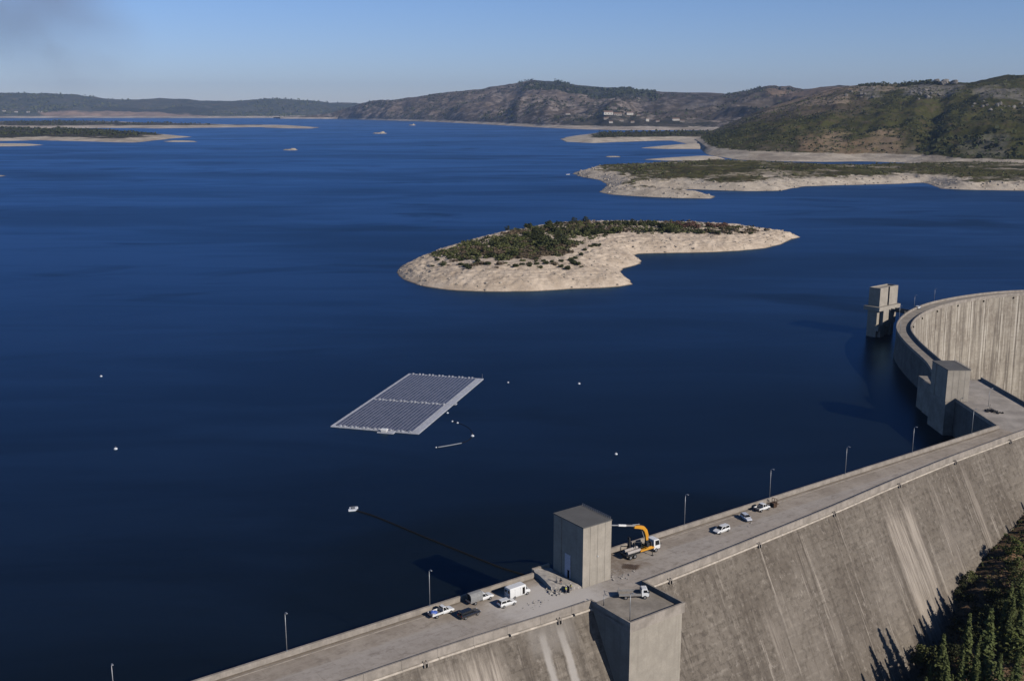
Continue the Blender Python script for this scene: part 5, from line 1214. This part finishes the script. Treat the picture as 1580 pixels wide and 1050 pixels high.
def scat(poly, n, key, s0, s1, label, wide=1.0):
    k = 0
    while k < n:
        xs = [p[0] for p in poly]; ys = [p[1] for p in poly]; p = (random.uniform(min(xs), max(xs)), random.uniform(min(ys), max(ys)))
        if not inpoly(p, poly): continue
        x, y, z = isl(*p); plant(random.choice(key), x, y, z - .2, random.uniform(s0, s1) * 1.2, label, GI + ': ' + label, wide); k += 1
scat([(690,390),(760,370),(800,362),(845,362),(845,388),(800,396),(720,398)], 34, ['bush1', 'bush1', 'bush0'], 2.4, 3.9, 'olive green shrub in the dense scrub on the left half of the island', 1.2)
scat([(800,354),(850,349),(880,358),(880,388),(850,394),(820,372)], 26, ['bush0', 'bush0', 'tree0'], 3.2, 6.0, 'dark tall shrub in the thicket at the middle of the island', 1.0)
scat([(790,382),(868,378),(868,396),(800,399)], 14, ['bush2'], 2.2, 3.4, 'grey brown shrub at the lower edge of the island thicket', 1.2)
scat([(885,352),(960,345),(1040,346),(1060,352),(1040,362),(985,358),(930,366),(890,366)], 36, ['bush0', 'bush0', 'bush1'], 2.4, 4.4, 'dark shrub in the band along the island ridge, right of the middle', 1.15)
scat([(1030,345),(1120,348),(1120,352),(1040,352)], 14, ['bush3'], 2.6, 4.6, 'reddish brown shrub on the island ridge toward its right end', 1.1)
scat([(1040,354),(1120,355),(1190,357),(1180,361),(1110,366),(1040,366)], 16, ['bush2', 'bush0'], 1.6, 2.8, 'small dark shrub at the upper edge of the right hand beach of the island', 1.3)
for k in range(34):
    px = 852 + k * 10 + random.uniform(-4, 4); x, y, z = isl(px, 347.5 + max(0, px - 1000) * .03); plant('bush3' if 1030 < px < 1125 else random.choice(['bush0', 'bush0', 'bush1', 'tree0']), x, y, z - .3, random.uniform(2.6, 5.4) * (1 if px < 1120 else .65), 'reddish brown shrub standing on the right hand island skyline' if 1030 < px < 1125 else 'dark green shrub standing in the row along the island skyline', GI + (' skyline red' if 1030 < px < 1125 else ' skyline'), 1.05)
for px, py, s in ((674,402,2.2),(682,405,1.8),(700,404,2.8),(712,408,2.4),(730,411,3.0),(741,413,3.0),(752,408,2.6),(738,405,2.4),(772,408,2.8),(785,411,1.2),(796,414,2.3),(816,411,2.6),(828,408,2.0),(842,413,2.4),(855,415,2.8),(838,408,1.8),(866,404,2.0)):
    x, y, z = isl(px, py); plant('bush0' if s < 2.7 else 'bush2', x, y, z - .2, s, 'low dark shrub standing apart on the bare sand of the near island beach', GI + ' beach', 1.25)
rb_ = random.Random(77)
for k in range(26):
    px = rb_.uniform(662, 868); py = rb_.uniform(399, 417) - max(0, 690 - px) * .25; s = rb_.uniform(1.1, 2.6)
    x, y, z = isl(px, py); plant(rb_.choice(['bush0', 'bush0', 'bush2', 'bush1']), x, y, z - .2, s, 'low dark shrub standing apart on the bare sand of the near island beach', GI + ' beach', 1.3)
for px, py, s in ((875,412,2.8),(884,411,3.2),(893,409,2.4),(880,404,2.8),(888,399,2.6),(896,393,2.3),(903,388,2.3),(911,385,2.4),(918,381,2.6),(924,379,2.2),(897,412,1.7)):
    x, y, z = isl(px, py); plant('bush0', x, y, z - .2, s, 'dark shrub in the diagonal line crossing the sand at the island waist', GI + ' line', 1.2)
for px, py, s, lab in ((783,355,5.2,'dark rounded tree alone on the left skyline of the island'), (886,345,6.0,'left of two taller trees on the middle skyline of the island'), (904,344,6.0,'right of two taller trees on the middle skyline of the island'), (977,349,6.4,'broad dark tree on the island skyline right of the middle')):
    x, y, z = isl(px, py); plant('tree0', x, y, z - .2, s, lab, GI + ' trees', 1.15)
# distant scrub and woods as countless clumps
def project(X, Y, Z):
    dz = Z - CAMZ; f = Y * CP - dz * SP; up = Y * SP + dz * CP; return 790 + F * X / f, 525 - F * up / f
HP = {k: project(v[0], v[1], v[2]) for k, v in HILLS.items()}
def on_hill(name, px, py):
    X, Y, Z, U, V = HILLS[name]; A_, B_ = HP[name]; D = (A_ - px) ** 2 + ((B_ - py) * 2) ** 2; D = np.where((V > .0) & (V <= 1.0), D, 1e9)
    i = int(np.argmin(D)); return float(X.flat[i]), float(Y.flat[i]), float(Z.flat[i])
def clumps(name, hill_, n, s0, s1, leaf, mat, label, seed, umin, umax, vmin, vmax, dens=.0, sq=.8, cat='scrub', pw=1.0):
    X, Y, Z, U, V = HILLS[hill_]; rr = random.Random(seed); b = MB(); k = 0; tries = 0; ny, nx = X.shape
    while k < n and tries < n * 40:
        tries += 1; i = rr.randrange(ny - 1); j = rr.randrange(nx - 1)
        if not (umin < U[i, j] < umax and vmin < V[i, j] < vmax) or Z[i, j] < 13: continue
        fa_, fb2 = rr.random(), rr.random(); g = lambda M_: M_[i, j] * (1 - fa_) * (1 - fb2) + M_[i + 1, j] * fa_ * (1 - fb2) + M_[i, j + 1] * (1 - fa_) * fb2 + M_[i + 1, j + 1] * fa_ * fb2
        x, y, z = g(X), g(Y), g(Z)
        if float(fbm(x * .004 * pw, y * .004 * pw, 4, seed)) < dens: continue
        s = rr.uniform(s0, s1) * rr.uniform(.6, 1.2); leafcloud(b, (x, y, z + s * .3 * sq), s, leaf, s * .8, rr, (1, 1, sq), .5, .4); k += 1
    o = b.build(name, mat, None, recalc=False); tag(o, label, cat, None, 'stuff'); return o
clumps('scrub', 'green_hill', 3600, 2.0, 4.6, 7, F_DARK, 'dark scrub dotting the green hillside', 3, 1060, 1640, .06, 1.0, .0)
clumps('scrub', 'green_hill', 2600, 2.0, 4.5, 7, F_OLIVE, 'olive scrub patches on the green hillside', 4, 1060, 1640, .06, .9, .05)
clumps('woodland', 'green_hill', 420, 5, 9, 9, F_DARK, 'dark pine rows along the crest of the green hill', 6, 1325, 1450, .93, 1.0, -.05, 1.0, 'woodland')
clumps('woodland', 'green_hill', 170, 4, 8, 9, F_DARK, 'dark trees at the foot of the green hill on the right', 7, 1410, 1640, .03, .22, .0, 1.0, 'woodland')
clumps('woodland', 'rocky_hill', 1600, 12, 22, 6, F_DARK, 'dark pine wood on the crest of the rocky hill', 8, 800, 1010, .62, 1.0, -.3, .9, 'woodland', .3)
clumps('scrub', 'rocky_hill', 3000, 7, 15, 6, F_DARK, 'dark bushes scattered over the rocky brown hill', 9, 560, 1340, .07, .95, .02, .8, 'scrub', .4)
clumps('woodland', 'far_hills', 1500, 14, 28, 6, F_OLIVE, 'hazy woods on the low far hills', 10, -300, 600, .1, 1.0, .0, .8, 'woodland', .25)
def clumps_land(name, lands, n, zmin, s0, s1, leaf, mat, label, seed, dens=-.1, cat='scrub', xr=None, fs=.01):
    rr = random.Random(seed); b = MB(); k = 0; tries = 0; x0, y0, sx, sy, Z = LANDS[lands]
    ii_, jj_ = np.where(Z > zmin)
    while k < n and tries < n * 30:
        tries += 1; q = rr.randrange(len(ii_)); x = x0 + (jj_[q] + rr.random()) * sx; y = y0 + (ii_[q] + rr.random()) * sy
        if xr and not (xr[0] < project(x, y, 10)[0] < xr[1]): continue
        if float(fbm(x * fs, y * fs, 3, seed)) < dens: continue
        z = zland(lands, x, y); s = rr.uniform(s0, s1) * rr.uniform(.6, 1.2); leafcloud(b, (x, y, z + s * .25), s, leaf, s * .8, rr, (1, 1, .75), .5, .4); k += 1
    o = b.build(name, mat, None, recalc=False); tag(o, label, cat, None, 'stuff'); return o
clumps_land('scrub', 'peninsula', 900, 10.0, 1.2, 3.0, 7, F_OLIVE, 'low scrub along the back of the rocky peninsula', 31, -.05, xr=(920, 1640))
clumps_land('scrub', 'headland', 500, 12, 4, 8, 6, F_DARK, 'dark scrub on the headland below the village', 32)
clumps_land('woodland', 'shore_land', 1900, 11, 5, 11, 6, F_DARK, 'dark trees covering the left shore', 33, -.15, 'woodland', (-300, 260), .004)
clumps_land('woodland', 'shore_spit', 700, 12.5, 7, 13, 6, F_DARK, 'dark trees behind the low left spit', 34, -.1, 'woodland', (-300, 330), .003)
# grey boulders on the green hill
M_BOU = m_concrete('grey_boulder', (.24, .22, .2), dark=.6, light=1.2, scale=.08, streak=False)
bm_ = []
for sd in range(3):
    b = MB(); b.blob((0, 0, .3), 1, 2, .22, (1, .85, .8), sd + 70); me_ = b.build('boulder', M_BOU, None).data; bm_.append(me_)
    bpy.data.objects.remove(bpy.data.objects[[o.name for o in bpy.data.objects if o.data == me_][0]])
def boulder(px, py, s, label):
    x, y, z = on_hill('green_hill', px, py); o = bpy.data.objects.new('boulder', random.choice(bm_)); COL.objects.link(o); o.location = (x, y, z); o.rotation_euler = (random.uniform(-.3, .3), random.uniform(-.3, .3), random.uniform(0, 6.3)); o.scale = (s, s * random.uniform(.7, 1.1), s * random.uniform(.7, 1.2)); tag(o, label, 'boulder', 'grey boulders: ' + label)
for k in range(9): boulder(random.gauss(1455, 7), random.gauss(128, 2.5), random.uniform(8, 15), 'grey boulder in the rock knoll on the green hill skyline')
for k in range(22): boulder(random.gauss(1424, 16), random.gauss(144, 5), random.uniform(4, 9), 'grey boulder in the cluster below the rock knoll of the green hill')
for k in range(12): boulder(random.gauss(1340, 12), random.gauss(143, 4), random.uniform(4, 8), 'grey boulder in the left hand rock cluster near the green hill crest')
for k in range(18): boulder(random.gauss(1535, 22), random.gauss(165, 4), random.uniform(3, 6.5), 'grey boulder in the string of rocks on the right slope of the green hill')
# village houses
M_WALL = m_plain('limewashed_wall', (.62, .58, .52), .9, .1); M_WALLB = m_plain('stone_wall', (.36, .32, .28), .9, .1); M_TILE = m_plain('terracotta_roof', (.2, .13, .1), .9, .1); M_WIN = m_plain('window_glass', (.03, .035, .04), .2)
def house(x, y, z, L_, W_, H_, rz, wall, label, group):
    t = thing('house', label, 'house', (x, y, z - 1.5), rz, group)
    b = MB(); b.prism_y([(-L_ / 2, 0), (L_ / 2, 0), (L_ / 2, H_), (-L_ / 2, H_)], -W_ / 2, W_ / 2); b.build('wall', wall, t)
    b = MB(); b.loft([[(sx_, -W_ / 2 - .5, H_ + .01), (sx_, W_ / 2 + .5, H_ + .01), (sx_, 0, H_ + W_ * .3)] for sx_ in (-L_ / 2 - .4, L_ / 2 + .4)]); b.build('roof', M_TILE, t)
    for k in range(3):
        b = MB(); b.box(-L_ * .35 + k * L_ * .3, -L_ * .35 + k * L_ * .3 + L_ * .08, -W_ / 2 - .06, -W_ / 2 - .005, H_ * .35, H_ * .7); b.build('window', M_WIN, t)
for px, py, L_, H_, wl, lab in ((938,176,46,14,0,'long pale building at the left of the lakeside village'), (952,178,40,11,1,'stone building right beside the long pale village building'), (970,177,36,12,0,'pale building in the middle of the lakeside village'), (984,180,22,10,1,'stone house at the right end of the middle village row'), (934,184,24,9,1,'stone house below the long pale village building'), (998,187,16,13,0,'small bright white house alone in the village'), (1042,186,34,9,0,'low white building at the right edge of the village'), (1052,188,22,8,1,'low stone house just below the low white building'), (958,187,20,8,1,'stone house on the village lower slope'), (1015,188,18,8,1,'grey house between the small white house and low white building'), (944,189,18,8,0,'small pale house lowest in the lakeside village, left side'), (976,189,18,8,1,'stone house lowest in the lakeside village, middle'), (1028,184,16,9,1,'stone house above the low white building of the village'), (964,183,18,9,0,'pale house in the heart of the lakeside village'), (876,177,22,8,0,'lone white house on the rocky hill left of the village')):
    x, y, z = on_hill('rocky_hill', px, py); house(x, y, z, L_ * 1.25, L_ * .55 + 5, H_ * 1.15, random.uniform(-.25, .25), (M_WALL, M_WALLB)[wl], lab, 'village houses')
for px, py, lab in ((6, 172, 'far white house at the left edge below the hazy hills'), (26, 173.5, 'far white house, second from the left edge below the hazy hills'), (44, 174, 'far white house, third from the left edge below the hazy hills'), (63, 173, 'far white house, fourth from the left edge below the hazy hills')):
    x, y, z = on_hill('far_hills', px, py); house(x, y, z, 42, 26, 16, random.uniform(-.2, .2), M_WALL, lab, 'far houses')
# grove below the dam
def gpt(px, py, h):
    lo, hi = 120.0, 700.0; r = ray(px, py); r = r / np.linalg.norm(r)
    for _ in range(50):
        m = (lo + hi) / 2; p = np.array([0, 0, CAMZ]) + r * m
        if p[2] - float(gz(p[0], p[1])) > h: lo = m
        else: hi = m
    p = np.array([0, 0, CAMZ]) + r * lo; return p[0], p[1], float(gz(p[0], p[1]))
GT = 'trees in the grove below the dam'
for px, py, h, v, w, lab in ((1457,977,15,0,1.05,'pointed conifer nearest the dam in the front row of the grove'), (1530,938,21,1,.95,'tallest slender conifer in the front of the grove'), (1497,946,16,2,.9,'slender conifer just left of the tallest one in the grove'), (1487,1000,12,0,.9,'short conifer between the two front conifers of the grove'), (1545,1006,14,1,1.0,'conifer at the foot of the tallest one in the grove'), (1574,1000,15,2,1.0,'conifer at the lower right corner of the grove')):
    x, y, z = gpt(px, py, h); plant('conifer%d' % v, x, y, z, h, lab, GT, w)
for px, py, h, w in ((1562,900,12,1.1),(1580,880,12,1.1),(1552,925,11,1.0),(1516,990,12,.95),(1437,1022,8,1.0),(1579,925,14,1.1),(1470,1040,9,1.0),(1508,1034,10,1.0),(1562,1036,10,1.1)):
    x, y, z = gpt(px, py, h); plant('conifer%d' % random.randrange(3), x, y, z, h, 'dark conifer filling the grove behind and between the front row', GT + ' fill', w)
for px, py, h, k, lab in ((1572,831,5,'lime','bright green tree at the right edge beside the dam toe'), (1553,842,3,'lime','small bright green tree just below the right edge one'), (1498,860,3.2,'tree1','olive tree growing against the dam foot above the orange clearing'), (1430,992,7,'tree1','olive rounded tree next to the dam foot at the lower left of the grove'), (1412,1003,5,'tree1','small olive tree touching the dam foot at the lower left of the grove'), (1553,975,8,'tree1','olive brown rounded tree right of the tallest conifer'), (1578,975,9,'lime','yellow green tree at the right edge of the grove')):
    x, y, z = gpt(px, py, h); plant(k, x, y, z, h, lab, GT + ' leafy', 1.25)
for px, py, h in ((1484,872,3.2),(1474,886,3),(1500,882,4),(1486,896,3),(1528,893,2),(1455,948,2.5),(1478,955,4),(1556,908,4),(1570,912,5),(1476,868,3.5),(1466,900,4),(1482,910,3.5),(1496,915,3),(1535,905,5),(1548,922,5),(1572,895,6),(1578,880,6),(1563,872,3),(1550,938,6),(1530,930,5),(1512,935,4),(1452,925,4),(1442,945,4),(1575,860,4),(1568,945,7),(1562,886,2),(1500,965,5),(1560,938,5),(1516,955,5),(1430,985,3)):
    x, y, z = gpt(px, py, h); plant(random.choice(['tree0', 'tree0', 'tree1']), x, y, z, h, 'dark leafy tree or bush in the middle of the grove', GT + ' bushes', 1.35)
# a belt of trees tight along the dam foot, and those standing further right whose shadows climb the wall
for k in range(9):
    al = -10 + k * 9.5 + random.uniform(-1.2, 1.2); be = random.uniform(7, 10); x, y = pA + e_ * al + m_ * be; h = random.uniform(2.5, 4.5)
    plant('tree0', x, y, float(gz(x, y)), h, 'small dark bushy tree in the shade tight along the dam foot', GT + ' belt', 1.25)
CAST = [(-22 + 5.2 * k + random.uniform(-1.5, 1.5), random.uniform(13.5, 18), random.uniform(9, 14)) for k in range(26)]
CAST = [c for c in CAST if not (43 < c[0] < 84)]
for al, be, h in CAST + [(69, 15, 10), (73, 14, 13), (77.5, 15, 12), (81, 13, 10), (85, 14, 14), (89, 12, 12), (92, 12, 13), (98, 11, 11), (104, 18, 16)]:
    x, y = pA + e_ * al + m_ * be; plant('conifer%d' % random.randrange(3), x, y, float(gz(x, y)), h, 'tall conifer behind the belt whose pointed shadow falls on the dam wall', GT + ' casters', .95)
# stones on the bare banks
def stones(name, lands, n, zmin, zmax, s0, s1, mat, label, seed):
    rr = random.Random(seed); b = MB(); x0, y0, sx, sy, Z = LANDS[lands]; ii_, jj_ = np.where((Z > zmin) & (Z < zmax))
    base = []; bm = bmesh.new(); bmesh.ops.create_icosphere(bm, subdivisions=1, radius=1); vs0 = [v.co.copy() for v in bm.verts]; fs0 = [tuple(v.index for v in f.verts) for f in bm.faces]; bm.free()
    for _ in range(n):
        q = rr.randrange(len(ii_)); x = x0 + (jj_[q] + rr.uniform(-.5, .5)) * sx; y = y0 + (ii_[q] + rr.uniform(-.5, .5)) * sy; s = s0 + (s1 - s0) * rr.random() ** 2.5; z = float(Z[ii_[q], jj_[q]])
        M = Matrix.Rotation(rr.uniform(0, 6.3), 3, 'Z'); a, c = rr.uniform(.6, 1.3), rr.uniform(.4, .9)
        b.add([Vector((x, y, z)) + M @ Vector((v.x * s * a, v.y * s, v.z * s * c)) * rr.uniform(.75, 1.2) for v in vs0], fs0)
    o = b.build(name, mat, None, recalc=False); tag(o, label, 'stones', None, 'stuff'); return o
M_STN = m_concrete('bank_stone', (.5, .425, .345), dark=.6, light=1.2, scale=.3, streak=False)
stones('stones', 'island', 2600, .2, 9.5, .2, 1.1, M_STN, 'stones strewn over the bare island bank', 61)
stones('stones', 'peninsula', 2200, .3, 9, .5, 2.6, M_STN, 'stones strewn over the bare peninsula bank', 62)
# dry weeds over the orange soil
def grd(px, py): x, y, z = gpt(px, py, 0); return x, y, z
cover('weeds', [[(1395,1050),(1440,960),(1500,872),(1560,790),(1600,780),(1600,1060)]], 1100, .3, .8, 9, (F_BROWN, F_OLIVE, F_DARK), 'dry weeds and low brush on the orange soil below the dam', 51, grd, 'weeds')
# ------------------------------------------------------------------ air
hz = MB(); hz.box(-20900, 20900, -900, 20900, -82, 620)
kh = bpy.data.materials.new('haze_air'); kh.use_nodes = True; t = kh.node_tree; t.nodes.remove(t.nodes['Principled BSDF'])
pv = t.nodes.new('ShaderNodeVolumePrincipled'); pv.inputs['Color'].default_value = (.55, .72, 1.0, 1); pv.inputs['Density'].default_value = 2.8e-5; pv.inputs['Anisotropy'].default_value = .2
t.links.new(pv.outputs[0], t.nodes['Material Output'].inputs['Volume'])
ho = hz.build('haze', kh); tag(ho, 'thin blue air over the lake', 'haze', None, 'stuff')

# smoke of a distant fire, far behind the hills on the left
sm = MB(); sm.blob((0, 0, 0), 1, 4, 0, (1, 1, 1), 1)
ks = bpy.data.materials.new('smoke'); ks.use_nodes = True; t = ks.node_tree; t.nodes.remove(t.nodes['Principled BSDF'])
tc = t.nodes.new('ShaderNodeTexCoord'); ln = t.nodes.new('ShaderNodeVectorMath'); ln.operation = 'LENGTH'; t.links.new(tc.outputs['Object'], ln.inputs[0])
nz = t.nodes.new('ShaderNodeTexNoise'); nz.inputs['Scale'].default_value = 1.6; nz.inputs['Detail'].default_value = 3; t.links.new(tc.outputs['Object'], nz.inputs['Vector'])
mr = t.nodes.new('ShaderNodeMapRange'); mr.interpolation_type = 'SMOOTHSTEP'; t.links.new(ln.outputs['Value'], mr.inputs[0])
for i, x in enumerate((.1, .98, 1.0, 0.0)): mr.inputs[1 + i].default_value = x
m2 = t.nodes.new('ShaderNodeMapRange'); m2.interpolation_type = 'SMOOTHSTEP'; t.links.new(nz.outputs['Fac'], m2.inputs[0])
for i, x in enumerate((.38, .72, .12, 1.0)): m2.inputs[1 + i].default_value = x
mu = t.nodes.new('ShaderNodeMath'); mu.operation = 'MULTIPLY'; t.links.new(mr.outputs[0], mu.inputs[0]); t.links.new(m2.outputs[0], mu.inputs[1])
m3 = t.nodes.new('ShaderNodeMath'); m3.operation = 'MULTIPLY'; t.links.new(mu.outputs[0], m3.inputs[0]); m3.inputs[1].default_value = 8.5e-4
pv = t.nodes.new('ShaderNodeVolumePrincipled'); pv.inputs['Color'].default_value = (.5, .47, .5, 1); t.links.new(m3.outputs[0], pv.inputs['Density'])
t.links.new(pv.outputs[0], t.nodes['Material Output'].inputs['Volume'])
sc_ = at_depth(45, 15, 25000.0)
so_ = sm.build('smoke', ks, smooth=True); so_.location = tuple(map(float, sc_)); so_.scale = (3300, 1500, 2300); so_.rotation_euler = (0, .35, 0); tag(so_, 'thin grey smoke drifting over the hills at upper left', 'smoke', None, 'stuff')
